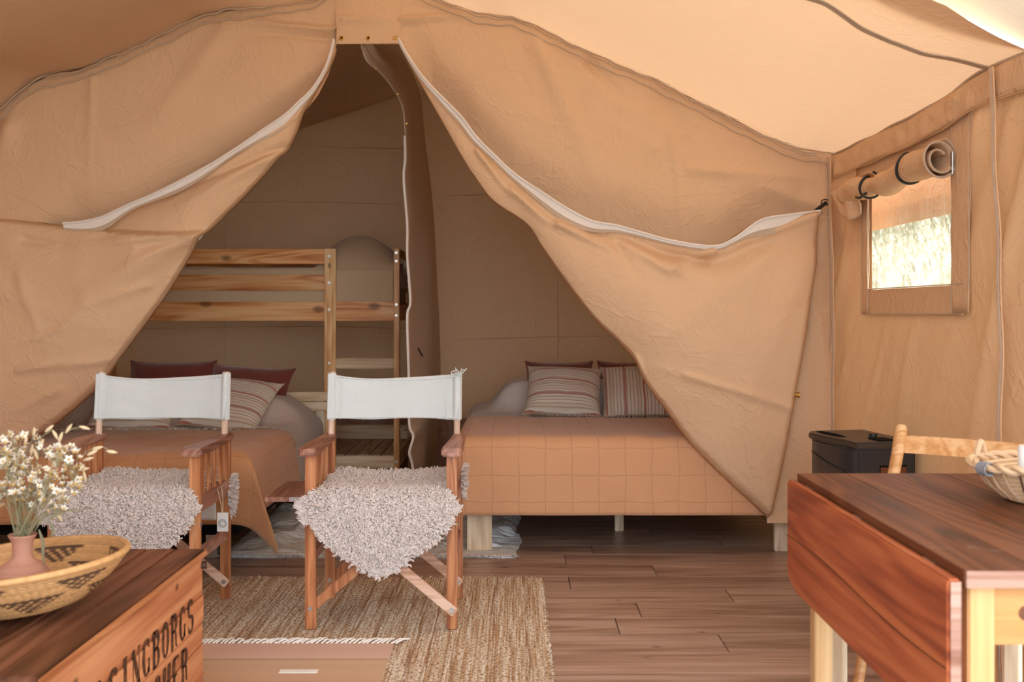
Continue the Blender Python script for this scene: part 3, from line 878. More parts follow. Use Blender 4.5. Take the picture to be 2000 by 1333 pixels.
# zip tape
def zip_line(Tc, root, name, wfun, base):
    n = len(Tc)
    w = np.array([wfun(i / (n - 1)) for i in range(n)])
    P = np.stack([(Tc[:, 0] - VX) * K, np.full(n, D2 + base), H + (VY - Tc[:, 1]) * K], 1)
    ribbon(P + np.stack([np.zeros(n), np.zeros(n), -w * .42], 1), w, ZIP_W, root, name, nrm=(0, -1, 0), t=.004, world=True)
    MB().tube(P + np.array([0, -.010, .002]), .0055, 6).build('zip_coil', ZIP_W, root, world=True)
    # grey stitched backing strip under the tape
    ribbon(P + np.stack([np.zeros(n), np.full(n, .004), -w * 1.0], 1), w * .9, CAN_SEAM, root, 'zip_backing', nrm=(0, -1, 0), t=.003, world=True)
Tz = smooth_curve(ZIPR, 200)
zip_line(Tz, root, 'zip_tape', lambda t: .012 + .030 * math.exp(-((t - .47) / .10) ** 2) + .040 * math.exp(-((t - .90) / .05) ** 2) + .014 * math.exp(-((t - .2) / .08) ** 2), -.078)
# strap, ring and the brass toggle
MB().beam(W(1607, 398, -.06), W(1583, 416, -.07), .012, .016).build('strap', BLACK, root, bevel=.002, world=True)
c = W(1604, 398, -.06)
MB().tube([(c[0] + .018 * math.cos(t), c[1] - .004, c[2] + .013 * math.sin(t)) for t in np.linspace(0, 2 * PI, 17)[:-1]], .003, 6, closed=True).build('snap_ring', BLACK, root, world=True)
c = W(1551, 771, -.035)
MB().cyl((c[0] - .012, c[1], c[2]), (c[0] + .014, c[1], c[2]), .012, 12).build('toggle', BRASS, root, bevel=.002, world=True)

# left leaf
TL = [(658, 88), (652, 112), (640, 145), (618, 180), (590, 208), (560, 235), (520, 262), (480, 290), (430, 322), (370, 355), (310, 385), (262, 405), (215, 427), (138, 441), (60, 432), (0, 424), (-90, 416), (-192, 410)]
BL = [(657, 96), (650, 118), (632, 152), (610, 190), (590, 232), (566, 283), (530, 325), (475, 385), (430, 430), (402, 460), (372, 505), (330, 570), (285, 632), (240, 692), (190, 758), (120, 820), (50, 868), (0, 904), (-90, 990), (-192, 1075)]
root, PX, PY, U, V, T, B = leaf('door_1', TL, BL, 240, 120, -1, 6, ())
X, _, Z = W(PX, PY, 0)
wid = np.clip(np.hypot(B[:, 0] - T[:, 0], B[:, 1] - T[:, 1]) / 250, 0, 1)[:, None]
dd = -.035 - .09 * np.sin(PI * np.clip(V, 0, 1)) ** .8 * wid
dd += (.014 * sn(X, Z, 111, 3.0) + .008 * ridge(X + .5 * Z, Z, 112, 4.5) - 1.8 * wrk(X, Z, 114)) * wid
step_y = itp([(-192, 408), (0, 426), (140, 440), (262, 452), (404, 458), (700, 470)], PX)
st = np.clip((PY - step_y) / 10, 0, 1); st = st * st * (3 - 2 * st)
fadeR = np.clip((430 - PX) / 160, 0, 1)
dd += (.055 * (1 - st) - .02 * st * np.exp(-((PY - step_y) / 60) ** 2)) * fadeR
for a_, b_, w_, am in (((404, 462), (150, 482), 9, .022), ((404, 465), (260, 520), 12, .024), ((402, 468), (60, 640), 22, .018), ((395, 480), (240, 690), 14, .016), ((60, 470), (170, 490), 10, -.018), ((600, 220), (420, 345), 12, .02),
                       ((560, 290), (300, 400), 9, -.02), ((545, 305), (330, 425), 11, .016), ((240, 700), (20, 730), 9, .012), ((60, 720), (220, 690), 7, .012), ((0, 560), (260, 660), 20, .010), ((190, 600), (20, 800), 20, .012), ((60, 540), (120, 690), 12, .010), ((300, 560), (120, 620), 10, .010), ((150, 640), (0, 690), 9, .010), ((130, 760), (10, 820), 10, .010)):
    dd -= 1.35 * am * crease(PX, PY, a_, b_, w_ * .85)
dd += .05 * np.clip((V - .965) / .035, 0, 1) ** 2
MB().grid(X, D2 + dd, Z).build('leaf_canvas', CAN, root, angle=180, world=True, solid=.003)
E = np.stack([X[:, -1], D2 + dd[:, -1], Z[:, -1]], 1)
Q = np.linspace(0, 1, 5)[None, :] * np.clip((np.linspace(0, 1, len(E)) - .12) * 4, .02, 1)[:, None]
MB().grid(E[:, 0:1] - .06 * Q, E[:, 1:2] + .03 * np.sin(Q * 2.5), E[:, 2:3] + .05 * Q).build('turned_edge', CAN, root, angle=180, world=True, solid=.003)
Tz = smooth_curve(ZIPL, 180)
zip_line(Tz, root, 'zip_tape', lambda t: .010 + .026 * math.exp(-((t - .30) / .10) ** 2) + .020 * math.exp(-((t - .62) / .12) ** 2) + .030 * math.exp(-((t - .9) / .09) ** 2), -.078)
MB().tube([W(402, 460, -.05), W(396, 470, -.06), W(388, 474, -.05)], .004, 6).build('tie_loop', CAN_SEAM, root, world=True)

# -------- inner dividing curtain between the two sleeping rooms
mid = empty('wall_middle', (-.55, 6.2, 0), kind='structure')
FE = smooth_curve([(705, 84, 5.02), (716, 118, 5.08), (740, 140, 5.2), (762, 165, 5.32), (785, 205, 5.45), (791, 250, 5.5), (793, 310, 5.5), (790, 350, 5.5), (797, 440, 5.5), (797, 500, 5.5), (803, 590, 5.52), (797, 620, 5.5), (800, 740, 5.5), (801, 830, 5.5), (809, 852, 5.5), (801, 885, 5.48), (808, 915, 5.5), (820, 1036, 5.5)], 180)
RE = smooth_curve([(735, 84, 5.3), (765, 100, 5.7), (790, 120, 6.3), (808, 150, 6.9), (822, 190, 7.3), (826, 230, 7.34), (832, 290, 7.34), (840, 350, 7.34), (848, 440, 7.34), (854, 560, 7.34), (858, 640, 7.34), (860, 740, 7.34), (856, 840, 7.34), (852, 900, 7.34), (850, 925, 7.34)], 180)
def P3(a): return np.stack([(a[:, 0] - VX) * a[:, 2] / F, a[:, 2], H + (VY - a[:, 1]) * a[:, 2] / F], 1)
A_, B_ = P3(FE), P3(RE)
q = np.linspace(0, 1, 40)[None, :]
G = [A_[:, k:k + 1] * (1 - q) + B_[:, k:k + 1] * q for k in range(3)]
tt = np.linspace(0, 1, 180)[:, None]
G[0] = G[0] + .020 * np.sin(q * PI) * np.sin(tt * 7 + q * 6) + .018 * np.sin(q * PI) * np.sin(q * 24) * np.exp(-tt * 14) + .02 * np.sin(q * PI) * np.sin(q * 14 + tt * 20) * np.clip((tt - .82) * 6, 0, 1)
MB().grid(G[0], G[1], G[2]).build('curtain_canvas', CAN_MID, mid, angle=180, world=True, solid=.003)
i0 = 38
MB().tube(A_[i0:] + np.array([-.004, -.008, 0]), .0065, 6).build('zip_cord', ZIP_W, mid, world=True)
MB().tube(A_[:i0] + np.array([-.002, -.004, 0]), .003, 6).build('hem', CAN_SEAM, mid, world=True)
for i in (10, 22, 33):
    MB().cyl(A_[i] + np.array([.012, -.012, -.01]), A_[i] + np.array([.012, .0, -.01]), .004, 8).build('eyelet', BRASS, mid, world=True)
t0 = px(822, 688, 5.75)
MB().tube([(t0[0] - .012, t0[1] - .02, t0[2] + .022), (t0[0] - .004, t0[1] - .03, t0[2] + .004), (t0[0] + .012, t0[1] - .02, t0[2] - .022)], .005, 6).build('toggle_loop', BLACK, mid, world=True)

# ------------------------------------------------------------------ outside
gr = MB(); n = 60
X, Y = np.meshgrid(np.linspace(-18, 26, n), np.linspace(-14, 34, n), indexing='ij')
gr.grid(X, Y, -.25 + .03 * sn(X, Y, 121, 1.5)).build('meadow_ground', FIELD, None, angle=180, kind='structure')
# sunlit bank of tall dry grass beyond the window: real blades in tussocks
bank = MB()
X, Y = np.meshgrid(np.linspace(4.4, 9.5, 40), np.linspace(1, 24, 90), indexing='ij')
Z = -.24 + 5.5 * np.clip((X - 4.6) / 4, 0, 1) + .25 * sn(X, Y, 123, 2.3)
bank.grid(X, Y, Z).build('grass_bank', FIELD, None, angle=180, kind='structure')
bl = MB(); r_ = random.Random(4)
for i in range(5200):
    x = r_.uniform(4.5, 8.4); yv = r_.uniform(8, 22)
    z = -.24 + 5.5 * min(1, max(0, (x - 4.6) / 4))
    h = r_.uniform(.25, .6); a = r_.uniform(0, 6.28); l = r_.uniform(.1, .35); w = .012
    c, s_ = math.cos(a), math.sin(a)
    bl.add([(x - w * s_, yv + w * c, z - .1), (x + w * s_, yv - w * c, z - .1), (x + l * c * .5 + w * .6 * s_, yv + l * s_ * .5, z + h * .7), (x + l * c, yv + l * s_, z + h)], [(0, 1, 2), (0, 2, 3)])
bl.build('tall_grass', FIELD, None, smooth=False, label='pale sunlit dry grass seen through the tent window', cat='grass', kind='stuff')

u = np.linspace(-3.4, XC - .05, 40); v = np.linspace(.2, D3 + .3, 60)
X, Y = np.meshgrid(u, v, indexing='ij')
MB().grid(X, Y, straight(X) + .20 + .02 * sn(X, Y, 12, 2)).build('shade_sheet', CAN_SHADE, None, angle=180, solid=.004, label='unseen brown sheet added above the left roof slope to block light', cat='fly sheet')  # extra layer added outside so less light comes through the left slope
bark = mat_plain('tree_bark', (.10, .07, .05), .9); leafm = mat_plain('tree_foliage', (.045, .075, .03), .8)
tree = empty('added_shade_tree', (-6.2, 4.6, -.25), label='dark leafy tree added out of view to shade the left side of the tent', cat='tree')  # unseen tree added to cast shade on the left roof slope
MB().tube([(-6.2, 4.6, -.3), (-6.1, 4.6, 1.5), (-5.9, 4.7, 3.6), (-5.4, 4.7, 5.2)], [.28, .22, .17, .10], 10).build('trunk', bark, tree, world=True)
rr = random.Random(31); m = MB()
for i in range(20000):
    while True:
        a = Vector((rr.uniform(-1, 1), rr.uniform(-1, 1), rr.uniform(-1, 1)))
        if .25 < a.length < 1: break
    c = Vector((-4.3 + a.x * 3.2, 4.2 + a.y * 4.6, 4.7 + a.z * 1.5)); s = rr.uniform(.13, .26)
    u_ = Vector((rr.gauss(0, 1), rr.gauss(0, 1), rr.gauss(0, 1))).normalized(); w_ = u_.orthogonal().normalized()
    m.add([c - u_ * s, c + w_ * s * .5, c + u_ * s, c - w_ * s * .5], [(0, 1, 2, 3)])
m.build('foliage', leafm, tree, smooth=False, world=True, kind='stuff')

# ------------------------------------------------------------------ cloth helpers
def arc(t, r):
    """bend: t<0 flat run, then quarter round of radius r, then straight down -> (outward, drop)"""
    a = np.clip(t / r, 0, PI / 2)
    out = np.where(t < 0, t, r * np.sin(a)); drop = np.where(t < 0, 0, r * (1 - np.cos(a)))
    drop = drop + np.clip(t - r * PI / 2, 0, None)
    return out, drop

def drape(name, mat, xl, xr, yf, yb, zt, hang_l, hang_r, hang_f, seed, label, cat, zmin=.03, bump=None, cmax=None, amp=.008, r=.06, solid=.008, front_fn=None, parent=None, du=.02):
    a = np.arange(-hang_l, (xr - xl) + hang_r + 1e-6, du); b = np.arange(0, (yb - yf) + hang_f + 1e-6, du)
    A, B = np.meshgrid(a, b, indexing='ij')
    Wd = xr - xl; Ln = yb - yf
    la, ldrop = arc(-A, r); ra, rdrop = arc(A - Wd, r); fa, fdrop = arc(B - Ln, r)
    X = np.where(A < Wd / 2, xl - la, xr + ra); sd = np.where(A < Wd / 2, ldrop, rdrop)
    Y = yf + (-fa)
    Y = np.where(B < Ln, yb - B, yf - fa)
    ex = 0
    mn = np.minimum(sd, fdrop)
    drop = np.maximum(sd, fdrop) + (cmax or .4) * mn
    Z = zt - drop
    # hanging folds
    hf = np.clip(fdrop / .2, 0, 1); hs = np.clip(sd / .2, 0, 1)
    Y = Y - hf * (.012 * np.abs(sn(X, Z * .25, seed, 6)) + .02 * fdrop)
    X = X + np.where(A < Wd / 2, -1, 1) * hs * (.012 * np.abs(sn(Y, Z * .25, seed + 1, 7)) + .07 * sd)
    X = X + np.where(A < Wd / 2, -1, 1) * mn * .45
    Y = Y - mn * .45
    Z = Z + (1 - hf) * (1 - hs) * amp * sn(X, Y, seed + 3, 5) + .003 * sn(X, Y, seed + 4, 22) * (1 - hf) * (1 - hs)
    if bump is not None: Z = Z + bump(X, Y) * (1 - hf) * np.clip(1 - sd * 3, 0, 1)
    Z = np.maximum(Z, zmin)
    o = MB().grid(X, Y, Z, UV=(A, B)).build(name, mat, parent, angle=180, solid=solid, world=parent is not None)
    if label: finish(o, label, cat)
    return o, (X, Y, Z)

def fringe(name, mat, parent, pts, length=.03, step=2, dirv=(0, -1, 0), r=.0016, seed=1, droop=.5):
    rr = random.Random(seed); m = MB()
    for p in pts[::step]:
        for q_ in range(2):
            d = Vector(dirv) * length * rr.uniform(.5, 1.1) + Vector((rr.uniform(-1, 1), rr.uniform(-.6, .6), rr.uniform(-droop, .1))) * length * .5
            a = Vector(p); a.x += rr.uniform(-.004, .004)
            m.tube([a, a + d * .5 + Vector((0, 0, .003)), a + d], r, 3, cap=False)
    return m.build(name, mat, parent, world=parent is not None, kind='stuff')

def pillow(name, mat, loc, w, h, t, tilt, rz, label, group=None, seed=1, corner=.085, cat='cushion', roll=0):
    n = 44
    s = np.linspace(-1, 1, n)
    U_, V_ = np.meshgrid(s, s, indexing='ij')
    pinch = 1 - corner * (1 - (1 - U_ ** 2) * 0) * 0
    x = w / 2 * U_ * (1 - corner * (1 - V_ ** 4) * 1.0); z = h / 2 * V_ * (1 - corner * (1 - U_ ** 4) * 1.0)
    th = t / 2 * np.clip((1 - U_ ** 4) * (1 - V_ ** 4), 0, 1) ** .55 * (1 - .15 * (U_ ** 2 + V_ ** 2))
    th = th + .004 * sn(U_, V_, seed, 5) * np.clip((1 - U_ ** 4) * (1 - V_ ** 4), 0, 1) + .004 * ridge(U_, V_, seed + 5, 3) * np.clip((1 - U_ ** 4) * (1 - V_ ** 4), 0, 1)
    m = MB()
    m.grid(x, -th, z, UV=(x, z))
    m.grid(x, th, z, UV=(x, z), flip=True)
    M = Matrix.Rotation(rz, 4, 'Z') @ Matrix.Rotation(-tilt, 4, 'X') @ Matrix.Rotation(roll, 4, 'Y')
    m.v = [tuple(M @ Vector(v)) for v in m.v]
    o = m.build(name, mat, None, angle=180)
    o.location = loc
    # piped seam round the edge
    loop = [(x[i, 0], 0, z[i, 0]) for i in range(n)] + [(x[-1, j], 0, z[-1, j]) for j in range(1, n)] + [(x[i, -1], 0, z[i, -1]) for i in range(n - 2, -1, -1)] + [(x[0, j], 0, z[0, j]) for j in range(n - 2, 0, -1)]
    e = MB().tube([tuple(M @ Vector(p)) for p in loop], .0035, 5, closed=True).build('edge_seam', mat, o)
    finish(o, label, cat, group)
    return o

# ------------------------------------------------------------------ right bed
BXL, BXR, BYF, BYB = -.226, 1.355, 5.06, 7.06
bed = empty('double_bed', ((BXL + BXR) / 2, 6.06, 0), label='low pale pine double bed behind the right-hand tent flap', cat='bed')
for (x0, x1, y0, y1) in ((BXL, BXL + .118, BYF, BYF + .035), (BXR - .118, BXR, BYF, BYF + .035), (BXL, BXL + .118, BYB - .035, BYB), (BXR - .118, BXR, BYB - .035, BYB)):
    MB().box(x0, x1, y0, y1, 0, .28).build('leg', PINE_PALE, bed, bevel=.004, world=True)
for y0 in (5.52, 6.3):
    MB().box(.52, .565, y0, y0 + .045, 0, .175).build('middle_leg', PINE_PALE, bed, bevel=.003, world=True)
MB().box(BXL + .118, BXR - .118, BYF, BYF + .03, .175, .29).build('foot_rail', PINE_RAWX, bed, bevel=.003, world=True)
MB().box(BXL + .118, BXR - .118, BYB - .03, BYB, .175, .29).build('head_rail', PINE_RAWX, bed, bevel=.003, world=True)
for x0 in (BXL, BXR - .03): MB().box(x0, x0 + .03, BYF + .035, BYB - .035, .175, .29).build('side_rail', PINE_RAWX, bed, bevel=.003, world=True)
for i in range(12):
    y0 = BYF + .08 + i * .158
    MB().box(BXL + .031, BXR - .031, y0, y0 + .07, .262, .282).build('slat', SLAT, bed, bevel=.002, world=True)
MB().box(BXL + .01, BXR - .01, BYF + .012, BYB, .295, .505).build('mattress', MATT, None, bevel=.03, seg=3, label='thick mattress on the pale pine bed, under the apricot blanket', cat='mattress')
def bump_r(X, Y):
    return .19 * np.exp(-np.clip(np.abs(Y - 6.66) - .17, 0, 9) ** 2 / .010) * (1 / (1 + np.exp(-(X + .10) / .035))) * (1 - .10 * np.exp(-((X - .60) / .06) ** 2))
sh, (SX, SY, SZ) = drape('bed_sheet', SHEET_W, BXL, BXR, 5.80, 7.04, .528, .22, .1, 0.0, 131, 'pale crinkled bedspread folded over the pillows of the right bed', 'bedspread', bump=bump_r, amp=.006, solid=.006)
fringe('fringe', SHEET_W, sh, [(SX[0, i], SY[0, i], SZ[0, i]) for i in range(SX.shape[1])], .02, 1, (-.6, 0, -.6), seed=4, r=.003)
bk, (QX, QY, QZ) = drape('blanket', QUILT_R, BXL + .005, BXR + .01, BYF - .008, 5.96, .545, .16, .10, .395, 141, 'apricot quilted blanket over the foot of the right bed', 'blanket', cmax=.55, amp=.005)
fringe('fringe', SHEET_W, sh, [(QX[i, 0], QY[i, 0] + .004, QZ[i, 0] + .010) for i in range(QX.shape[0])], .016, 1, seed=3, r=.003)
pillow('cushion', RED, (.275, 6.50, .665), .42, .36, .17, R(22), R(1), 'rust red cushion behind the across-striped one on the right bed', None, 3)
pillow('cushion', RED, (.735, 6.50, .665), .46, .36, .17, R(22), R(-3), 'rust red cushion behind the upright-striped one, partly hidden by the flap', None, 4)
pillow('cushion', STR_H, (.285, 6.21, .674), .45, .42, .15, R(52), R(-2), 'cream cushion with fine stripes running across, left one on the right bed', None, 5, roll=R(3))
pillow('cushion', STR_V, (.73, 6.21, .674), .45, .42, .15, R(50), R(-5), 'cream cushion with fine upright stripes beside the tent flap on the right bed', None, 6, roll=R(-2))

# ------------------------------------------------------------------ left bed
LXL, LXR, LYF, LYB = -2.72, -1.20, 4.58, 6.30
lb = empty('double_bed', (-2.0, 5.4, 0), label='low double bed with dark base in front of the bunk bed', cat='bed')
MB().box(LXL, LXR, LYF + .04, LYB, .17, .27).build('base', DARK, lb, bevel=.006, world=True)
for x0 in (LXL + .05, LXR - .11):
    for y0 in (LYF + .35, LYB - .15): MB().box(x0 - (.12 if x0 > -2 else 0), x0 + .05 - (.12 if x0 > -2 else 0), y0, y0 + .05, 0, .17).build('leg', STEEL, lb, bevel=.003, world=True)
MB().beam((LXR + .004, LYF + .06, .225), (LXR + .004, LYB - .02, .225), .008, .02).build('side_trim', STEEL, lb, world=True)
hb = MB().box(-2.76, -1.10, 6.315, 6.335, .55, .60).build('headboard_rail', PINE_RAWX, lb, bevel=.003, world=True)
MB().box(-2.76, -1.10, 6.315, 6.335, .607, .66).build('headboard_rail', PINE_RAWX, lb, bevel=.003, world=True)
for x0 in (-2.76, -1.18): MB().box(x0, x0 + .05, 6.336, 6.356, 0, .655).build('headboard_post', PINE_PALE, lb, bevel=.003, world=True)
MB().box(LXL, LXR - .005, LYF + .02, LYB, .27, .495).build('mattress', MATT, None, bevel=.03, seg=3, label='thick mattress on the left bed, under the ochre blanket', cat='mattress')
def bump_l(X, Y):
    return .15 * np.exp(-np.clip(np.abs(Y - 6.02) - .12, 0, 9) ** 2 / .012) * (1 / (1 + np.exp((X + 1.22) / .05)))
sh2, (SX, SY, SZ) = drape('bed_sheet', SHEET, LXL, LXR, 5.22, 6.30, .515, .03, .30, 0.0, 151, 'crumpled greige bedspread with frayed edge on the left bed', 'bedspread', bump=bump_l, amp=.016, solid=.006)
fringe('fringe', SHEET, sh2, [(SX[-1, i], SY[-1, i], SZ[-1, i]) for i in range(SX.shape[1])], .03, 1, (.2, 0, -.9), seed=6, r=.003)
bk2, (QX, QY, QZ) = drape('blanket', QUILT_L, LXL, LXR + .012, LYF - .01, 5.38, .532, .03, .315, .335, 161, 'ochre quilted blanket over the foot of the left bed, corner trailing down', 'blanket', cmax=.38, amp=.007, zmin=.035, r=.075)
fringe('fringe', SHEET_W, sh2, [(QX[i, 0], QY[i, 0] + .004, QZ[i, 0] + .010) for i in range(QX.shape[0])], .022, 1, seed=5, r=.003)
pillow('cushion', RED, (-1.53, 6.06, .66), .50, .40, .13, R(35), R(-4), 'rust red cushion behind the striped cushion at the right of the left bed', None, 7, roll=R(4))
pillow('cushion', RED, (-1.98, 6.10, .67), .50, .42, .13, R(30), R(2), 'rust red cushion at the left of the left bed, mostly hidden by the chair back', None, 8)
pillow('cushion', STR_H, (-1.545, 5.80, .635), .46, .42, .15, R(55), R(-3), 'cream striped cushion at the right of the left bed, beside the chair back', None, 9, roll=R(8))
pillow('cushion', STR_H, (-2.06, 5.80, .625), .46, .42, .15, R(58), R(3), 'cream striped cushion at the left of the left bed, behind the chair back', None, 10)

# ------------------------------------------------------------------ bunk bed
by0, by1 = 6.40, 7.22
bunk = empty('bunk_bed', (-1.72, 6.8, 0), label='knotty pine bunk bed with ladder bay at its right end', cat='bed')
def bb(name, x0, x1, y0, y1, z0, z1, mat=PINE, bev=.004, par=None):
    return MB().box(x0, x1, y0, y1, z0, z1).build(name, mat, par or bunk, bevel=bev, world=True)
XA, XB = -2.75, -.69
p1 = bb('post', -1.138, -1.070, by0 - .03, by0, 0, 1.515, PINE_Z)
p2 = bb('post', -.723, -.690, by0 - .03, by0 + .03, 0, 1.515, PINE_Z)
bb('post', XA, XA + .07, by0 - .03, by0, 0, 1.515, PINE_Z)
bb('post', XA, XA + .033, by1, by1 + .05, 0, 1.515, PINE_Z)
bb('post', -.723, -.690, by1, by1 + .05, 0, 1.515, PINE_Z)
for z0, z1 in ((1.424, 1.513), (1.264, 1.359)):
    bb('guard_rail', XA + .07, -1.138, by0 - .024, by0 - .002, z0, z1)
bb('bed_rail', XA + .07, -1.138, by0 - .024, by0 - .002, 1.082, 1.196)
bb('bed_rail', -1.070, -.723, by0 - .024, by0 - .002, 1.082, 1.196)
bb('bed_rail', XA + .033, -.723, by1, by1 + .022, 1.082, 1.196)
bb('guard_rail', XA + .033, -.723, by1, by1 + .022, 1.264, 1.359)
bb('guard_rail', XA + .033, -.723, by1, by1 + .022, 1.424, 1.513)
for z in (1.082, 1.42): bb('end_rail', -.722, -.700, by0 + .03, by1, z, z + .10)
bb('end_rail', XA, XA + .022, by0, by1, 1.082, 1.2)
bb('ladder_rung', -1.070, -.723, by0 - .024, by0 - .002, .796, .858, PINE_RAWX)
bb('ladder_rung', -1.070, -.723, by0 - .024, by0 - .002, .52, .58, PINE_RAWX)
bb('lower_rail', -1.070, -.723, by0 - .024, by0 - .002, .20, .272, PINE_RAWX)
bb('lower_rail', XA + .07, -1.138, by0 - .024, by0 - .002, .20, .272, PINE_RAWX)
bb('lower_rail', XA + .033, -.723, by1 - .03, by1, .27, .37, PINE_RAWX)
bb('end_rail', -.720, -.700, by0 + .03, by1, .19, .29, PINE_RAWX)
for i in range(28):
    x0 = -.798 - i * .0735
    if x0 < XA + .04: break
    bb('deck_board', x0, x0 + .069, by0, by1 - .035, .262, .278, SLAT, .002)
for i in range(12):
    x0 = XA + .08 + i * .16
    bb('slat', x0, x0 + .07, by0, by1, 1.09, 1.108, SLAT, .002)
for xx, zz in ((-1.108, 1.47), (-1.108, 1.31), (-1.108, 1.15), (-1.108, .83), (-1.1, .24), (-.707, 1.49), (-.707, 1.44), (-.707, 1.18), (-.707, 1.115), (-.707, .24)):
    MB().cyl((xx, by0 - .036, zz), (xx, by0 - .029, zz), .0075, 12).build('bolt', STEEL, bunk, bevel=.001, world=True)
MB().box(XA + .04, -.735, by0 + .003, by1 - .01, 1.11, 1.36).build('mattress', LINEN_P, None, bevel=.03, seg=3, label='sand coloured mattress with linen cover on the upper bunk', cat='mattress')
# linen throw over pillow at the ladder end
n = 60
s = np.linspace(0, 1, n); V_ = np.linspace(0, 1, 40)
V_ = V_ ** 1.6
S_, T_ = np.meshgrid(s, V_, indexing='ij')
Xb = -1.22 + .50 * S_
hump = .205 * np.clip(np.sin(PI * np.clip((S_ - .02) / 1.0, 0, 1)), 0, 1) ** .55 * np.clip(T_ / .22, 0, 1) ** .45 * np.clip((1 - T_) / .4, 0, 1) ** .5
Zb = 1.395 + hump + .006 * sn(Xb, T_, 171, 10)
Yb = by0 + .015 + T_ * .78
MB().grid(Xb, Yb, Zb).build('pillow', LINEN, None, angle=180, solid=.006, label='rounded sand linen pillow under the throw on the upper bunk', cat='pillow')
sm = MB()
xs = np.linspace(XA + .05, -.728, 160); zs = np.linspace(0, 1, 24)
Xc, Qc = np.meshgrid(xs, zs, indexing='ij')
Zc = 1.12 + Qc * .285; Yc = by0 + .0 - .004 * np.abs(sn(Xc * 2, Zc * .6, 173, 12)) + .006
Yc = np.where(Qc > .93, Yc + (Qc - .93) * .3, Yc)
th = sm.grid(Xc, Yc, Zc).build('bed_throw', LINEN_P, None, angle=180, solid=.004, label='sand linen throw hanging along the side of the upper bunk', cat='throw')
X, Y = np.meshgrid(np.linspace(XA + .05, -.71, 80), np.linspace(by0 + .006, by1 - .02, 40), indexing='ij')
MB().grid(X, Y, 1.398 + .01 * sn(X, Y, 174, 8)).build('throw_top', LINEN_P, th, angle=180, solid=.004)
fringe('fringe', LINEN_P, th, [(-.690 + .02 * math.sin(t * 9), by0 + .05 + .5 * t, 1.46 - .12 * t) for t in np.linspace(0, 1, 60)], .05, 1, (.35, -.1, -.8), seed=9, r=.003)
MB().grid(*np.meshgrid([-.728, -.70, -.685], np.linspace(by0 + .03, by1 - .05, 20), indexing='ij'), np.array([1.42, 1.43, 1.28])[:, None] * np.ones((1, 20))).build('throw_end', LINEN_P, th, angle=180)

# ------------------------------------------------------------------ rugs
def rug(name, mat, x0, x1, y0, y1, t, nx, ny, zf, label, z0=0.0):
    X, Y = np.meshgrid(np.linspace(x0, x1, nx), np.linspace(y0, y1, ny), indexing='ij')
    Z = z0 + t + zf(X, Y)
    if name == 'rag_rug':
        k = np.clip((X - x0) / (x1 - x0), 0, 1); X = X + k * (.014 * np.sin(Y * 11) + .003 * np.sin(Y * 43 + 1)); Y = Y + .006 * np.sin(X * 23)
    m = MB().grid(X, Y, Z, UV=(X - x0, y1 - Y))
    # skirt down to the floor
    def side(Xs, Ys, Zs):
        m.grid(np.stack([Xs, Xs], 1), np.stack([Ys, Ys], 1), np.stack([Zs, np.full_like(Zs, z0)], 1), UV=(np.stack([Xs - x0, Xs - x0], 1), np.stack([y1 - Ys, y1 - Ys], 1)))
    side(X[:, 0], Y[:, 0], Z[:, 0]); side(X[:, -1], Y[:, -1], Z[:, -1]); side(X[0], Y[0], Z[0]); side(X[-1], Y[-1], Z[-1])
    return m.build(name, mat, None, angle=60, label=label, cat='rug')
jr = rug('jute_rug', JUTE, -1.95, .105, 2.5, 4.53, .009, 300, 220, lambda X, Y: .0014 * np.sin(X * 2 * PI / .0137) * 1 + .0008 * np.sin(Y * 2 * PI / .018), 'large braided jute rug in beige and rust stripes under the chairs')
fm = MB(); rr = random.Random(12)
for i in range(700):
    t = i / 700
    if i < 400:
        p = Vector((.105, 2.9 + 1.63 * (i / 400), .006)); d = Vector((1, rr.uniform(-.8, .8), rr.uniform(-.1, .5)))
    else:
        p = Vector((-1.9 + 2.0 * ((i - 400) / 300), 4.53, .006)); d = Vector((rr.uniform(-.8, .8), 1, rr.uniform(-.1, .5)))
    L = rr.uniform(.006, .02)
    fm.tube([p, p + d * L * .5, p + d * L], .0022, 3, cap=False)
fm.build('frayed_edge', JUTE, jr, kind='stuff', world=True)
pr = rug('flat_weave_rug', PINK, -1.6, -.410, 2.4, 3.615, .006, 60, 60, lambda X, Y: .0015 * np.abs(sn(X, Y, 181, 8)), 'pink and tan striped flat-weave rug with white fringe lying on the jute rug', z0=.0105)
fm = MB(); rr = random.Random(13)
x = -1.58
while x < -.40:
    L = rr.uniform(.05, .075)
    a = Vector((x, 3.612, .017))
    s_ = .9 if x > -.9 else .6
    b = a + Vector((L * s_ * rr.uniform(.3, 1.1), L * rr.uniform(.55, .95), -.002)); mid_ = (a + b) / 2 + Vector((0, .004, .006))
    fm.tube([a, mid_, b], [.0035, .004, .0025], 5)
    x += rr.uniform(.012, .019)
fm.build('fringe', ZIP_W, pr, kind='stuff', world=True)
# one pale woven dash and an orange dash in the pattern, as raised yarn
MB().box(-.735, -.615, 3.315, 3.345, .0165, .0195).build('woven_dash', ZIP_W, pr, bevel=.001, world=True)
MB().box(-1.06, -.965, 3.29, 3.32, .0165, .0195).build('woven_dash', mat_cloth('orange_yarn', (.62, .22, .05)), pr, bevel=.001, world=True, label='orange woven dash')
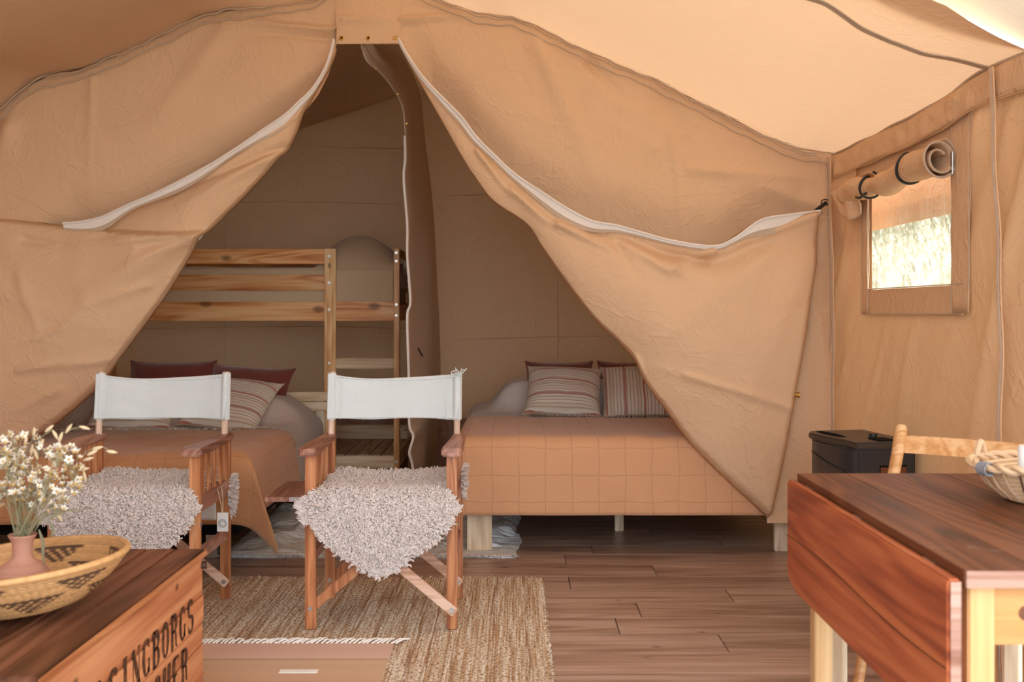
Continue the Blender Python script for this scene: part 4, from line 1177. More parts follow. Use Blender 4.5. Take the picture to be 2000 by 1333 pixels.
# white rag rug, rumpled, under both beds
def zr_(X, Y):
    e = np.clip(np.minimum(np.minimum(X + 1.36, .02 - X), np.minimum(Y - 4.93, 6.2 - Y)) / .05, 0, 1)
    f = np.abs(sn(X * .7, Y, 191, 11)) * .045 + .035 * ridge(X, Y, 192, 9) + .008 * sn(X, Y, 193, 40)
    f = f * (.25 + .75 * np.clip((Y - 5.0) / .25, 0, 1))
    under = np.clip((X + .24) / .04, 0, 1) * np.clip((Y - 5.03) * 30, 0, 1) * np.clip((.0 - X) * 4 + .6, 0, 1)
    return np.clip(f * e, 0, .05) * np.where((X > -.24) & (Y < 5.12), .15, 1)
rg = rug('rag_rug', RAG, -1.36, .02, 4.93, 6.2, .006, 180, 150, zr_, 'rumpled white rag rug on the floor between the two beds')
fm = MB(); rr = random.Random(14)
for i in range(260):
    a = Vector((-1.36 + 1.38 * i / 260, 4.932, .006)); d = Vector((rr.uniform(-.7, .7), -1, rr.uniform(-.1, .4))) * rr.uniform(.012, .026)
    fm.tube([a, a + d * .5 + Vector((0, 0, .003)), a + d], .0032, 4, cap=False)
fm.build('fringe', RAG, rg, kind='stuff', world=True)

# ------------------------------------------------------------------ director's chairs
W2 = .252
def make_chair(tray):
    r0 = empty('director_chair', (0, 0, 0))
    def P(name, m, mat, bevel=.003, par=None, **k): return m.build(name, mat, par or r0, bevel=bevel, **k)
    for sx in (-1, 1):
        for sy in (-1, 1):
            lg = P('leg', MB().box(sx * W2 - .019, sx * W2 + .019, sy * .2 - .013, sy * .2 + .013, 0, .622), TEAK)
            P('bolt', MB().cyl((sx * W2, sy * .2 - .016, .075), (sx * W2, sy * .2 - .012, .075), .0075, 10), STEEL, .001, lg)
            P('bolt', MB().cyl((sx * W2 + sx * .018, sy * .2, .37), (sx * W2 + sx * .022, sy * .2, .37), .0065, 10), STEEL, .001, lg)
        P('seat_rail', MB().box(sx * W2 - .014, sx * W2 + .014, -.187, .187, .41, .468), TEAK_Y)
        P('lower_rail', MB().box(sx * W2 - .012, sx * W2 + .012, -.187, .187, .235, .275), TEAK_Y)
        for yy in (-.11, -.035, .04, .115):
            P('slat', MB().box(sx * W2 - .006, sx * W2 + .006, yy - .012, yy + .012, .466, .624), TEAK, .002)
        # armrest: broad rounded front, narrowing to the rear
        o = sx * W2
        pts = [(-.030, -.262), (.022, -.262), (.036, -.250), (.040, -.10), (.030, .12), (.020, .245), (-.018, .245), (-.022, .1), (-.034, -.15), (-.036, -.25)]
        pts = [(o + sx * p[0], p[1]) for p in pts]
        if sx < 0: pts = pts[::-1]
        P('armrest', MB().prism(pts, .622, .650), TEAK_Y, .005)
        P('back_post', MB().cyl((sx * (W2 - .004), .198, .645), (sx * (W2 - .004), .225, .892), .0125, 14), DOWEL, .002)
    # crossed braces, front pair and rear pair
    for yy, g in ((-.2, -1), (.2, 1)):
        P('brace', MB().beam((-W2 - .004, yy + .022 , .068), (W2 - .03, yy + .022, .47), .014, .034, up=(0, 0, 1)), TEAK, .003)
        b2 = P('brace', MB().beam((W2 + .012, yy - .022, .062), (-W2 + .03, yy - .022, .47), .014, .034, up=(0, 0, 1)), TEAK_P, .003)
        P('bolt', MB().cyl((W2, yy - .033, .073), (W2, yy - .028, .073), .008, 12), STEEL, .001, b2)
    P('pivot_bolt', MB().cyl((0, -.236, .27), (0, -.165, .27), .006, 10), STEEL, .001)
    # sling seat
    X, Y = np.meshgrid(np.linspace(-W2, W2, 16), np.linspace(-.185, .185, 12), indexing='ij')
    P('seat', MB().grid(X, Y, .462 - .028 * (1 - (X / W2) ** 2)), WHITE, 0, solid=.004)
    # back canvas with sleeves round the posts
    n, q_ = 70, 30
    u = np.linspace(-1, 1, n); v = np.linspace(0, 1, q_)
    U_, V_ = np.meshgrid(u, v, indexing='ij')
    hw = W2 + .009
    top = .886 - .020 * (1 - np.abs(U_) ** 2.4) + .004 * np.sin(U_ * 3)
    bot = .707 + .003 * np.sin(U_ * 5)
    Z = bot + (top - bot) * V_
    Y = .188 + .028 * V_ + .040 * (1 - U_ ** 2) - .012 * np.clip((np.abs(U_) - .9) / .1, 0, 1) + .003 * sn(U_ * 2, V_ * 2, 201, 3) + .003 * ridge(U_ * 1.4, V_ * 2, 202, 2.4)
    bc = P('back_canvas', MB().grid(U_ * hw, Y, Z), WHITE, 0, angle=180, solid=.003)
    for sx in (-1, 1):
        prof = []
        for zz in np.linspace(.706, .888, 8):
            yc = .198 + (zz - .645) * .109
            prof.append([(sx * (W2 - .003) + .0175 * math.cos(t), yc + .0175 * math.sin(t), zz) for t in np.linspace(0, 2 * PI, 17)])
        A = np.array(prof)
        P('sleeve', MB().grid(A[:, :, 0], A[:, :, 1], A[:, :, 2]), WHITE, 0, bc)
        MB().tube([(sx * (hw - .055), .168 + .0 + z * .0 + .03 * ((z - .707) / .18), z) for z in np.linspace(.71, .878, 8)], .0012, 4).build('stitching', WHITE, bc)
    for zz, s_ in ((.712, 0), (.878, 1)):
        P('hem', MB().tube([(a * hw, .185 + .028 * s_ + .040 * (1 - a * a) - .002, (zz - (.020 * (1 - abs(a) ** 2.4) if s_ else 0))) for a in np.linspace(-.97, .97, 30)], .0022, 5), WHITE, 0, bc)
    if tray:
        t = P('side_tray', MB().box(-.436, -.274, -.12, .25, .438, .455), TEAK_Y, .003)
        for yy in (-.125, .245):
            P('bracket', MB().box(-.345, -.262, yy - .003, yy + .002, .440, .456), STEEL, .001, t)
            P('bolt', MB().cyl((-.335, yy - .006, .448), (-.335, yy - .002, .448), .004, 8), STEEL, 0, t)
    return r0

ch2 = make_chair(True)
finish(ch2, "folding director's chair with white canvas back and side tray, right of the two", 'chair', "director's chairs on the jute rug")
ch2.location = (-.475, 4.0, .0105)
ch1 = make_chair(False)
finish(ch1, "folding director's chair with white canvas back behind the crate, left of the two", 'chair', "director's chairs on the jute rug")
ch1.location = (-1.3915, 4.0, .0105)
# frayed threads at the top right corner of the nearer chair's back
rr = random.Random(5); m = MB()
for i in range(14):
    a = Vector((.245 + rr.uniform(-.02, .015), .205, .885)); p = [a]
    d = Vector((rr.uniform(-.2, 1), -.3, rr.uniform(-.5, .6)))
    for k in range(4): p.append(p[-1] + d * .010 + Vector((rr.uniform(-1, 1), 0, rr.uniform(-1, 1))) * .006)
    m.tube(p, .0022, 4)
m.build('frayed_thread', WHITE, ch2)
# metal bar of the left chair
MB().beam((.0, -.16, .315), (W2 - .02, -.12, .340), .004, .02).build('tray_bracket', STEEL, ch1, bevel=.001)

# ------------------------------------------------------------------ sheepskins
prof = smooth_curve([(.23, .500), (.10, .487), (-.05, .482), (-.17, .492), (-.225, .487), (-.250, .450), (-.258, .38), (-.256, .28), (-.250, .20)], 90)  # (y, z)
slen = np.concatenate([[0], np.cumsum(np.linalg.norm(np.diff(prof, axis=0), axis=1))]); slen /= slen[-1]
def half_w(y, z, s):
    if z > .478 or y > -.2:      # on the seat
        return .222 + .03 * max(0, (.23 - y) * .3)
    return float(np.interp(z, [.195, .215, .26, .33, .40, .44, .47, .49], [.008, .045, .11, .195, .262, .285, .283, .262]))
def make_skin(seed):
    nu = 60
    HW = np.array([half_w(prof[i, 0], prof[i, 1], slen[i]) for i in range(len(prof))])
    HW = np.convolve(np.pad(HW, 3, 'edge'), np.ones(7) / 7, 'valid')
    HW[-6:] = np.linspace(HW[-7], .004, 6)
    a = np.linspace(-1, 1, nu)
    A, S = np.meshgrid(a, np.arange(len(prof)), indexing='ij')
    r_ = np.random.default_rng(seed)
    jag = 1 + .05 * sn(np.ones_like(A) * np.sign(A), prof[:, 1][S] * 30 + prof[:, 0][S] * 20, seed, 3)
    X = A * HW[S] * jag
    Y = prof[:, 0][S] + 0 * X; Z = prof[:, 1][S] + 0 * X
    Z = Z - .010 * (1 - A ** 2) * (prof[:, 0][S] > -.2)
    root = MB().grid(X, Y, Z).build('sheepskin', HIDE, None, angle=180, solid=.004)
    P = np.stack([X, Y, Z], 2)
    du = np.gradient(P, axis=0); dv = np.gradient(P, axis=1)
    N = np.cross(du, dv); N /= np.linalg.norm(N, axis=2)[..., None] + 1e-9
    sgn = np.where((N[..., 2] * .5 - N[..., 1]) < 0, -1, 1)[..., None]; N = N * sgn
    area = np.linalg.norm(np.cross(du, dv), axis=2).ravel()
    nl = 15000
    idx = r_.choice(area.size, nl, p=area / area.sum())
    ii, jj = np.unravel_index(idx, X.shape)
    m = MB(); rr = random.Random(seed)
    V = []; Fc = []
    ns, sg = 4, 5
    for i, j in zip(ii, jj):
        p = Vector(P[i, j]) + Vector((rr.uniform(-1, 1), rr.uniform(-.4, .4), rr.uniform(-1, 1))) * .006
        nrm = Vector(N[i, j])
        edge = abs(a[i]) > .93
        dirv = nrm * rr.uniform(.5, 1) + Vector((rr.uniform(-.5, .5), 0, rr.uniform(-.55, .15)))
        if edge: dirv += Vector((math.copysign(1.1, a[i]), 0, -.2))
        if j > 84: dirv += Vector((0, 0, -1.0))
        dirv.normalize()
        t1 = dirv.orthogonal().normalized(); t2 = dirv.cross(t1)
        L = rr.uniform(.010, .020); ph = rr.uniform(0, 6.28); cr = rr.uniform(.004, .0075); tw = rr.choice((-1, 1)) * rr.uniform(4, 7)
        base = len(V)
        rad = rr.uniform(.0028, .0044)
        for k in range(sg):
            t = k / (sg - 1)
            c = p + dirv * (L * t) + (t1 * math.cos(ph + tw * t) + t2 * math.sin(ph + tw * t)) * cr * t
            rk = rad * (1 if k < sg - 1 else .55)
            for q2 in range(ns):
                an = q2 * PI / 2
                V.append(c + (t1 * math.cos(an) + t2 * math.sin(an)) * rk)
        for k in range(sg - 1):
            for q2 in range(ns):
                l2 = (q2 + 1) % ns
                Fc.append((base + k * ns + q2, base + k * ns + l2, base + (k + 1) * ns + l2, base + (k + 1) * ns + q2))
        Fc.append(tuple(base + (sg - 1) * ns + q2 for q2 in range(ns)))
    m.add(V, Fc)
    m.build('curly_fleece', WOOL, root, angle=180, kind='stuff')
    return root
sk2 = make_skin(3)
sk2.location = (-.475, 4.0, .0105)
finish(sk2, 'curly pinkish white sheepskin draped over the seat of the right chair', 'sheepskin', 'sheepskins on the chairs')
sk1 = copy_tree(sk2)
sk1.location = (-1.3915, 4.0, .0105)
finish(sk1, 'curly pinkish white sheepskin on the seat of the left chair behind the crate', 'sheepskin', 'sheepskins on the chairs')
# overhanging tuft of fleece with tag, outside the left chair's right arm
def side_tuft(parent, cx, cy, cz, hw, hh, n, seed, lab=None):
    m = MB(); rr = random.Random(seed)
    for i in range(n):
        u, v = rr.uniform(-1, 1), rr.uniform(-1, 1)
        if u * u + v * v > 1: continue
        p = Vector((cx, cy + u * hw, cz + v * hh)); d = Vector((rr.uniform(.2, 1), u * .8, v * .5 - .3)).normalized()
        L = rr.uniform(.018, .032); t1 = d.orthogonal().normalized()
        m.tube([p, p + d * L * .5 + t1 * .005, p + d * L * .8 - t1 * .003, p + d * L], [.004, .0038, .0034, .002], 4)
    return m.build('fleece_overhang', WOOL, parent, angle=180, kind='stuff')
side_tuft(sk1, .268, .22, .41, .035, .075, 260, 5)
side_tuft(sk2, .268, .20, .47, .03, .06, 170, 6)
tg = MB().box(.268, .310, .022, .024, .300, .372).build('paper_tag', mat_plain('white_card', (.74, .70, .66), .6), sk1, bevel=.0005, label='white paper tag with round pale emblem on a string')
MB().tube([(.289 + .014 * math.cos(t), .0205, .332 + .014 * math.sin(t)) for t in np.linspace(0, 2 * PI, 20)[:-1]], .0022, 4, closed=True).build('emblem', mat_plain('grey_print', (.45, .43, .42)), tg)
MB().tube([(.289 + .008 * math.cos(t), .0205, .332 + .008 * math.sin(t)) for t in np.linspace(0, 5, 14)], .0018, 4).build('emblem', bpy.data.materials['grey_print'], tg)
MB().tube([(.289, .021, .365), (.280, .021, .42), (.270, .02, .462), (.276, .05, .470), (.288, .03, .42), (.290, .021, .365)], .0012, 4).build('string', OAT, tg)

X_, Z_ = np.meshgrid(np.linspace(.03, .225, 20), np.linspace(.315, .47, 14), indexing='ij')
MB().grid(X_, .165 + .01 * sn(X_, Z_, 7, 12), Z_).build('hide_underside', HIDE, sk1, angle=180, solid=.003, label='smooth grey underside of the sheepskin')

# ------------------------------------------------------------------ crate, bottom left
CX0, CX1, CY0, CY1, CZ = -1.50, -.84, 1.88, 2.895, .50
crate = empty('wooden_crate', (-1.17, 2.39, 0), label='old stencilled wooden crate with dark plank lid, bottom left', cat='crate')
def cb(name, x0, x1, y0, y1, z0, z1, mat, bev=.003, **k): return MB().box(x0, x1, y0, y1, z0, z1).build(name, mat, crate, bevel=bev, world=True, **k)
xe = CX1
for i, wdt in enumerate((.078, .078, .13, .14, .14, .094)):
    cb('lid_board', xe - wdt + .001, xe - .001, CY0, CY1, CZ - .018, CZ - .0005 * (i % 2), CRATE_TOP if i else CRATE_TOP, .003)
    xe -= wdt
MB().box(CX1 - .0015, CX1 + .004, CY0, CY1, CZ - .020, CZ - .003).build('lid_edge', CRATE_EDGE, crate, bevel=.002, world=True, label='lighter worn edge of the lid')
cz = [(.478, .377), (.375, .303), (.301, .243), (.241, .12), (.118, 0)]
for i, (z1, z0) in enumerate(cz):
    cb('side_board', CX1 - .024, CX1 - .006 + .0015 * (i % 2), CY0 + .01, CY1 - .008 + (.006 if i == 1 else 0), z0, z1, CRATE, .002)
    cb('side_board', CX0, CX0 + .018, CY0 + .01, CY1 - .008, z0, z1, CRATE, .002)
CRX = mat_wood('crate_end_boards', (.36, .13, .055), (.57, .245, .105), (.68, .33, .16), 0, .7, .6, .09, .3)
for i, (z1, z0) in enumerate(cz):
    cb('end_board', CX0 + .018, CX1 - .026, CY1 - .030, CY1 - .012, z0, z1, CRX, .002)
    cb('end_board', CX0 + .018, CX1 - .026, CY0 + .012, CY0 + .030, z0, z1, CRX, .002)
kn = MB().cyl((CX1 - .012, CY1 - .014, .458), (CX1 + .006, CY1 - .010, .458), .011, 12).build('hinge_pin', mat_plain('rusty_iron', (.10, .05, .035), .6, .4, .6), crate, bevel=.002, world=True)
# stencilled lettering: high contrast serif strokes on the side boards
def letter(ch):
    """strokes in a 0..1 x 0..1 cell: lists of (x, y, width) points"""
    T_, t_ = .36, .14
    def curve(cx, cy, rx, ry, a0, a1, wf, n=14):
        out = []
        for i in range(n + 1):
            a = R(a0 + (a1 - a0) * i / n)
            out.append((cx + rx * math.cos(a), cy + ry * math.sin(a), wf(a)))
        return out
    side = lambda a: t_ + (T_ - t_) * abs(math.cos(a)) ** 1.5
    sf = lambda x, y, w=.36: [(x - w / 2, y, .05), (x + w / 2, y, .05)]
    V = lambda x, y0=0.02, y1=.98, w=T_: [(x, y0, w), (x, y1, w)]
    if ch == 'H': return [V(.2), V(.8), [(.2, .5, t_), (.8, .5, t_)], sf(.2, .02), sf(.2, .98), sf(.8, .02), sf(.8, .98)]
    if ch == 'E': return [V(.22), [(.2, .96, t_), (.88, .96, t_)], [(.2, .04, t_), (.9, .04, t_)], [(.2, .52, t_), (.62, .52, t_)], [(.88, .98, .07), (.88, .8, .02)], [(.9, .02, .07), (.9, .22, .02)]]
    if ch == 'L': return [V(.25), [(.2, .04, t_), (.9, .04, t_)], [(.88, .02, .07), (.88, .24, .02)], sf(.25, .98)]
    if ch == 'I': return [V(.5), sf(.5, .02, .5), sf(.5, .98, .5)]
    if ch == 'N': return [V(.16, .02, .98, .09), V(.84, .02, .98, .09), [(.14, .96, T_), (.84, .04, T_)], sf(.14, .02, .3), sf(.86, .98, .3)]
    if ch == 'O': return [curve(.5, .5, .34, .44, 0, 360, side, 26)]
    if ch == 'C': return [curve(.52, .5, .36, .44, 45, 315, side, 22), [(.82, .95, .05), (.82, .70, .12)]]
    if ch == 'G': return [curve(.52, .5, .36, .44, 50, 320, side, 22), [(.82, .95, .05), (.82, .72, .12)], [(.82, .42, .2), (.82, .08, .2)], sf(.80, .43, .34)]
    if ch == 'S': return [curve(.48, .72, .30, .23, 30, 265, side, 16) + curve(.50, .27, .33, .23, 85, -150, side, 16), [(.80, .95, .05), (.80, .76, .10)], [(.14, .05, .05), (.14, .26, .10)]]
    if ch in 'BR':
        s_ = [V(.22), sf(.2, .02, .3), sf(.2, .98, .3), [(.2, .95, t_), (.5, .95, t_)], curve(.5, .73, .28, .22, 90, -90, side), [(.2, .51, t_), (.5, .51, t_)]]
        if ch == 'B': s_ += [curve(.5, .27, .32, .23, 90, -90, side), [(.2, .04, t_), (.5, .04, t_)]]
        else: s_ += [[(.52, .50, .14), (.72, .42, .24), (.76, .12, .24), (.92, .02, .08)]]
        return s_
    return []
def text_on_side(txt, y_last, pitch, z0, z1, name):
    """txt reads toward +y on the crate's right face; the last letter is centred at y_last"""
    g = empty(name, (CX1, 2.4, .3)); g.parent = crate; g.location = (CX1 - crate.location.x, 0, .3)
    n = len(txt)
    for i, ch in enumerate(txt):
        yc = y_last - (n - 1 - i) * pitch
        if ch == ' ': continue
        m = MB(); cw = pitch * .80; chh = z1 - z0
        for st in letter(ch):
            pts = [Vector((p[0] * cw, p[1] * chh)) for p in st]; ws = [p[2] * cw for p in st]
            L = []
            for k, p in enumerate(pts):
                d = pts[min(k + 1, len(pts) - 1)] - pts[max(k - 1, 0)]
                nn = Vector((-d.y, d.x)).normalized()
                L.append((p + nn * ws[k] / 2, p - nn * ws[k] / 2))
            vs = []
            for a, b in L:
                for q2 in (a, b): vs.append((CX1 - .0040, yc - cw / 2 + q2.x, z0 + q2.y))
            fs = [(2 * k, 2 * k + 1, 2 * k + 3, 2 * k + 2) for k in range(len(L) - 1)]
            m.add(vs, fs)
        o = m.build('letter', INK, g, smooth=False, world=True)
    return g
text_on_side('HELSINGBORGS', 2.775, .0665, .305, .395, 'lettering')
text_on_side('CHER', 2.725, .0690, .192, .284, 'lettering')

# ------------------------------------------------------------------ coiled basket bowl
bc_ = Vector(((48 - VX) * 2.28 / F, 2.28, CZ))
bowl = empty('coiled_basket', bc_, label='wide coiled grass bowl with dark stepped pattern on the crate', cat='basket')
NR = 23
tiltM = Matrix.Rotation(R(-4.5), 4, 'Y')
for i in range(NR):
    t = i / (NR - 1)
    r = .085 + (.216 - .085) * t ** .78
    z = .008 + .100 * t ** 1.35
    m = MB(); cols = []
    n = 150; k6 = 6
    P = []; vs = []
    cr = .0058 if i < NR - 1 else .0075
    for a in range(n):
        th_ = 2 * PI * a / n
        bulge = 1 + .2 * math.sin(a * PI * 1.0 + i)
        deg = (math.degrees(th_) + 360) % 60
        row = NR - 1 - i
        dark = False
        tri = abs(deg - 30)
        if 3 <= row <= 8 and tri < 17 - (row - 3) * 2.6 and (row == 3 or (a + row) % 3 != 0): dark = True
        deg2 = (math.degrees(th_) + 390) % 60; tri2 = abs(deg2 - 30)
        if 9 <= row <= 16 and tri2 < 20 - (row - 9) * 2.4 and (row in (9, 16) or (a + row) % 3 != 0): dark = True
        b = .90 + .18 * rng.random()
        b *= .90 + .1 * math.sin(i * 2.1); c = (.07, .035, .025, 1) if dark else (.74 * b, .41 * b, .175 * b, 1)
        for k in range(k6):
            ph = 2 * PI * k / k6
            rr_ = r + cr * bulge * math.cos(ph); zz = z + cr * bulge * math.sin(ph)
            v = tiltM @ Vector((rr_ * math.cos(th_), rr_ * math.sin(th_), zz)); v.z += .004 + .006 * (1 - t)
            vs.append(v); cols.append(c)
    fs = [(a * k6 + k, ((a + 1) % n) * k6 + k, ((a + 1) % n) * k6 + (k + 1) % k6, a * k6 + (k + 1) % k6) for a in range(n) for k in range(k6)]
    m.add(vs, fs); m.col = cols
    m.build('coil', BASKET, bowl, angle=180)
m = MB().lathe([(.0, .006), (.05, .008), (.086, .010)], 40); m.v = [tuple(tiltM @ Vector(v) + Vector((0, 0, .006))) for v in m.v]; m.col = [(.6, .38, .17, 1)] * len(m.v)
m.build('bowl_bottom', BASKET, bowl, angle=180)

# vase
vz = CZ + .024
vase = empty('clay_vase', ((44 - VX) * 2.28 / F, 2.28, vz), label='small ribbed pink terracotta vase standing in the coiled bowl', cat='vase')
pr_ = [(.0, 0), (.040, .0), (.052, .010), (.059, .024), (.0615, .040), (.058, .056), (.046, .070), (.030, .079), (.0225, .088), (.0215, .100), (.0235, .114), (.030, .126), (.0315, .1285), (.030, .1295), (.026, .124), (.019, .112), (.018, .095)]
C_ = smooth_curve(pr_, 110)
ribs = [(r * .93 + (.0011 * math.sin(z * 2 * PI / .0078) if .006 < z < .082 and r > .03 and i < 80 else 0), z * 1.12) for i, (r, z) in enumerate(C_)]
MB().lathe(ribs, 56).build('vase_body', CLAY, vase, angle=180)

# dried bouquet
bq = empty('dried_bouquet', (vase.location.x, 2.28, vz + .10), label='bouquet of small dried white flowers and oat grass in the terracotta vase', cat='flowers')
rr = random.Random(21)
mouth = Vector((vase.location.x, 2.28, vz + .135))
fb = MB()
for k in range(5):
    a = 2 * PI * k / 5
    c, s_ = math.cos(a), math.sin(a)
    fb.add([(0, 0, 0), (.0035 * c - .003 * s_, .0035 * s_ + .003 * c, .0015), (.0085 * c, .0085 * s_, .0035), (.0035 * c + .003 * s_, .0035 * s_ - .003 * c, .0015)], [(0, 1, 2, 3)])
bloom = fb.build('blossom', PETAL, bq, smooth=False)
hm = MB()
hm.lathe([(0, -.004), (.0025, -.003), (.003, 0), (.002, .0022), (0, .003)], 8)
heart = hm.build('blossom_heart', FLHEART, bloom, angle=180)
stems = MB()
tips = []
for i in range(34):
    tx = rr.uniform(-5, 150); ty = 1000 - rr.betavariate(2.0, 1.4) * 150 + abs(tx - 75) * .12
    d = 2.28 + rr.uniform(-.08, .08)
    tip = Vector(px(tx, ty, d)); tips.append(tip)
    mid_ = mouth.lerp(tip, .5) + Vector((rr.uniform(-.01, .01), rr.uniform(-.01, .01), .012))
    stems.tube([mouth + Vector((rr.uniform(-.012, .012), rr.uniform(-.012, .012), -.06)), mouth + Vector((rr.uniform(-.014, .014), rr.uniform(-.014, .014), 0)), mid_, tip], [.0012, .0012, .001, .0006], 4)
first = True
cnt = 0
for tip in tips:
    for q2 in range(10):
        c = tip + Vector((rr.gauss(0, .014), rr.gauss(0, .014), rr.gauss(0, .012)))
        stems.tube([tip - Vector((0, 0, .03)), c], .0005, 3, cap=False)
        if first: o = bloom; h_ = None; first = False
        else:
            o = bloom.copy(); COL.objects.link(o); o.parent = bq
            h_ = heart.copy(); COL.objects.link(h_); h_.parent = o
        o.location = c - bq.location
        o.rotation_euler = (rr.uniform(-.2, 1.5), rr.uniform(-.7, .7), rr.uniform(0, 6.28))
        s_ = rr.uniform(.85, 1.35); o.scale = (s_, s_, s_)
        cnt += 1
# oat-grass stalks
stalks = [[(82, 1000), (98, 940), (112, 890), (118, 850), (140, 838), (165, 835)], [(92, 1000), (120, 930), (160, 890), (190, 872), (215, 880)], [(58, 1000), (62, 900), (75, 860), (100, 842)], [(40, 1000), (44, 920), (55, 880), (66, 850)], [(88, 990), (125, 950), (150, 948), (165, 965)], [(70, 1000), (76, 930), (68, 905)], [(100, 1000), (150, 1000), (180, 990)]]
heads = [(66, 846, 85), (80, 868, 60), (96, 838, 40), (108, 850, -60), (62, 880, 80), (70, 888, 110), (118, 855, 70), (134, 838, 55), (165, 836, -15), (126, 875, 35), (110, 888, 60), (180, 885, 25), (190, 876, 15), (172, 897, 15), (218, 883, -8), (112, 900, 45), (165, 931, -80), (128, 906, 35), (90, 914, 0), (55, 925, -35), (155, 950, 0), (163, 917, 10), (115, 1010, -55), (50, 862, 80)]
sp = MB()
prf = [(0, -.013), (.0022, -.010), (.0040, -.003), (.0038, .004), (.002, .010), (0, .014)]
sp.lathe(prf, 8)
sp.v = [(x, y * .55, z) for x, y, z in sp.v]
sh_ = sp.build('seed_head', OAT, bq, angle=180)
for i, (hx, hy, an) in enumerate(heads):
    o = sh_ if i == 0 else sh_.copy()
    if i: COL.objects.link(o); o.parent = bq
    o.location = Vector(px(hx, hy, 2.33 + rr.uniform(-.03, .03))) - bq.location
    o.rotation_euler = (0, R(90 - an), 0)
for s2 in stalks:
    d = 2.34
    P = [mouth + Vector((0, 0, -.02))] + [Vector(px(x, y, d)) for x, y in s2]
    P = smooth_curve([tuple(p) for p in P], 18)
    stems.tube(P, .0011, 4)
stems.build('stems', STEM, bq, kind='stuff', world=True)
for pts in ([(76, 1035), (84, 1060), (84, 1085), (88, 1112)], [(98, 1020), (104, 1038), (98, 1052)], [(105, 985), (85, 1010), (70, 1035)], [(150, 996), (120, 1000), (80, 1025)]):
    P = [px(x, y, 2.27) for x, y in pts]
    P = smooth_curve(P, 12)
    wv = [.0015 + .0055 * math.sin(PI * min(1, .08 + i / 11)) for i in range(12)]
    ribbon(P, wv, LEAFG, bq, 'leaf', nrm=(0, -1, 0), t=.0008, world=True)

# ------------------------------------------------------------------ drop-leaf table, right
tb = empty('drop_leaf_table', (.97, 2.1, 0), label='worn red-brown drop-leaf table with blond legs, right foreground', cat='table')
TX0, TX1, TY0, TY1, TZ = .690, 1.27, 1.63, 2.60, .75
def tbx(name, x0, x1, y0, y1, z0, z1, mat, bev=.003, par=None, **k): return MB().box(x0, x1, y0, y1, z0, z1).build(name, mat, par or tb, bevel=bev, world=True, **k)
xe = TX0
for wdt in (.118, .118, .118, .113, .113):
    tbx('top_board', xe + .0001, xe + wdt - .0001, TY0 + .004, TY1, TZ - .027, TZ, TABLE_TOP, .0010)
    xe += wdt
tbx('breadboard_end', TX0 + .002, TX1, TY0, TY0 + .0035, TZ - .027, TZ - .001, END_M, .001)
# leaf, hinged and hanging, its lower far corner cut off
lf_x0, lf_x1 = .664, .686
pts = [(TY1 - .01, .735), (TY1 - .012, .477), (TY1 - .10, .452), (TY0 + .01, .452), (TY0 + .01, .735)]
pts = [(TY1 - .005, .736), (TY1 - .005, .515), (TY1 - .018, .497), (TY1 - .085, .478), (TY0 + .002, .478), (TY0 + .002, .736)]
lf = MB().prism(pts, lf_x0, lf_x1, axis=0).build('drop_leaf', LEAF_M, tb, bevel=.004, world=True)
MB().box(lf_x0 + .004, lf_x1 - .002, TY0 + .0005, TY0 + .0022, .485, .732).build('leaf_end_grain', END_M, lf, world=True)
MB().tube([(lf_x0 - .0008, y, .60 + .008 * math.sin(y * 6)) for y in np.linspace(TY0 + .01, TY1 - .01, 40)], .0013, 4).build('board_joint', CRATE_TOP, lf, world=True)
for yy in (1.75, 2.12, 2.47):
    h = tbx('hinge', .684, .694, yy, yy + .045, .728, .7335, STEEL, .001)
# legs and aprons
for (x0, y0) in ((.705, 1.655), (.705, 2.50), (1.20, 1.655), (1.20, 2.50)):
    tbx('leg', x0, x0 + .042, y0, y0 + .042, 0, TZ - .028, LEG_M, .003)
tbx('end_apron', .747, 1.20, 1.665, 1.685, .625, TZ - .028, APRON_M, .002)
tbx('end_apron', .747, 1.20, 2.51, 2.53, .625, TZ - .028, APRON_M, .002)
AY = mat_wood('side_apron_wood', (.5, .24, .09), (.62, .35, .15), (.7, .45, .22), 1, .9, .45)
for x0 in (.712, 1.215): tbx('side_apron', x0, x0 + .02, 1.697, 2.50, .625, TZ - .028, AY, .002)
MB().cyl((.80, 1.664, .675), (.80, 1.667, .675), .012, 14).build('knot', CRATE_TOP, tb, world=True)
# gate leg
MB().beam((.72, 1.98, .16), (1.06, 2.43, .16), .022, .035).build('gate_stretcher', LEG_M, tb, bevel=.003, world=True)

# ------------------------------------------------------------------ folding chair beyond the table
fc = empty('folding_chair', (1.28, 2.97, 0), label='blond wooden folding chair beyond the table beside the tent wall', cat='chair')
A0 = Vector((1.120, 3.080, 0)); B0 = Vector((1.440, 2.800, 0))
dr = (B0 - A0).normalized(); fr = Vector((-.66, -.75, 0)).normalized()
def fpt(s, f, z): 
    p = A0 + dr * s + fr * f; return (p.x, p.y, z)
SL = (B0 - A0).length
for s in (0, SL):
    MB().tube([fpt(s, .36, .0), fpt(s, .20, .40), fpt(s, .03, .74), fpt(s, .005, .800), fpt(s, 0, .815)], [.013, .015, .017, .0185, .013], 12).build('back_post', BEECH, fc, world=True)
    MB().beam(fpt(s + (.03 if s == 0 else -.03), -.02, 0), fpt(s + (.03 if s == 0 else -.03), .36, .44), .022, .036).build('rear_leg', PINE_PALE, fc, bevel=.003, world=True)
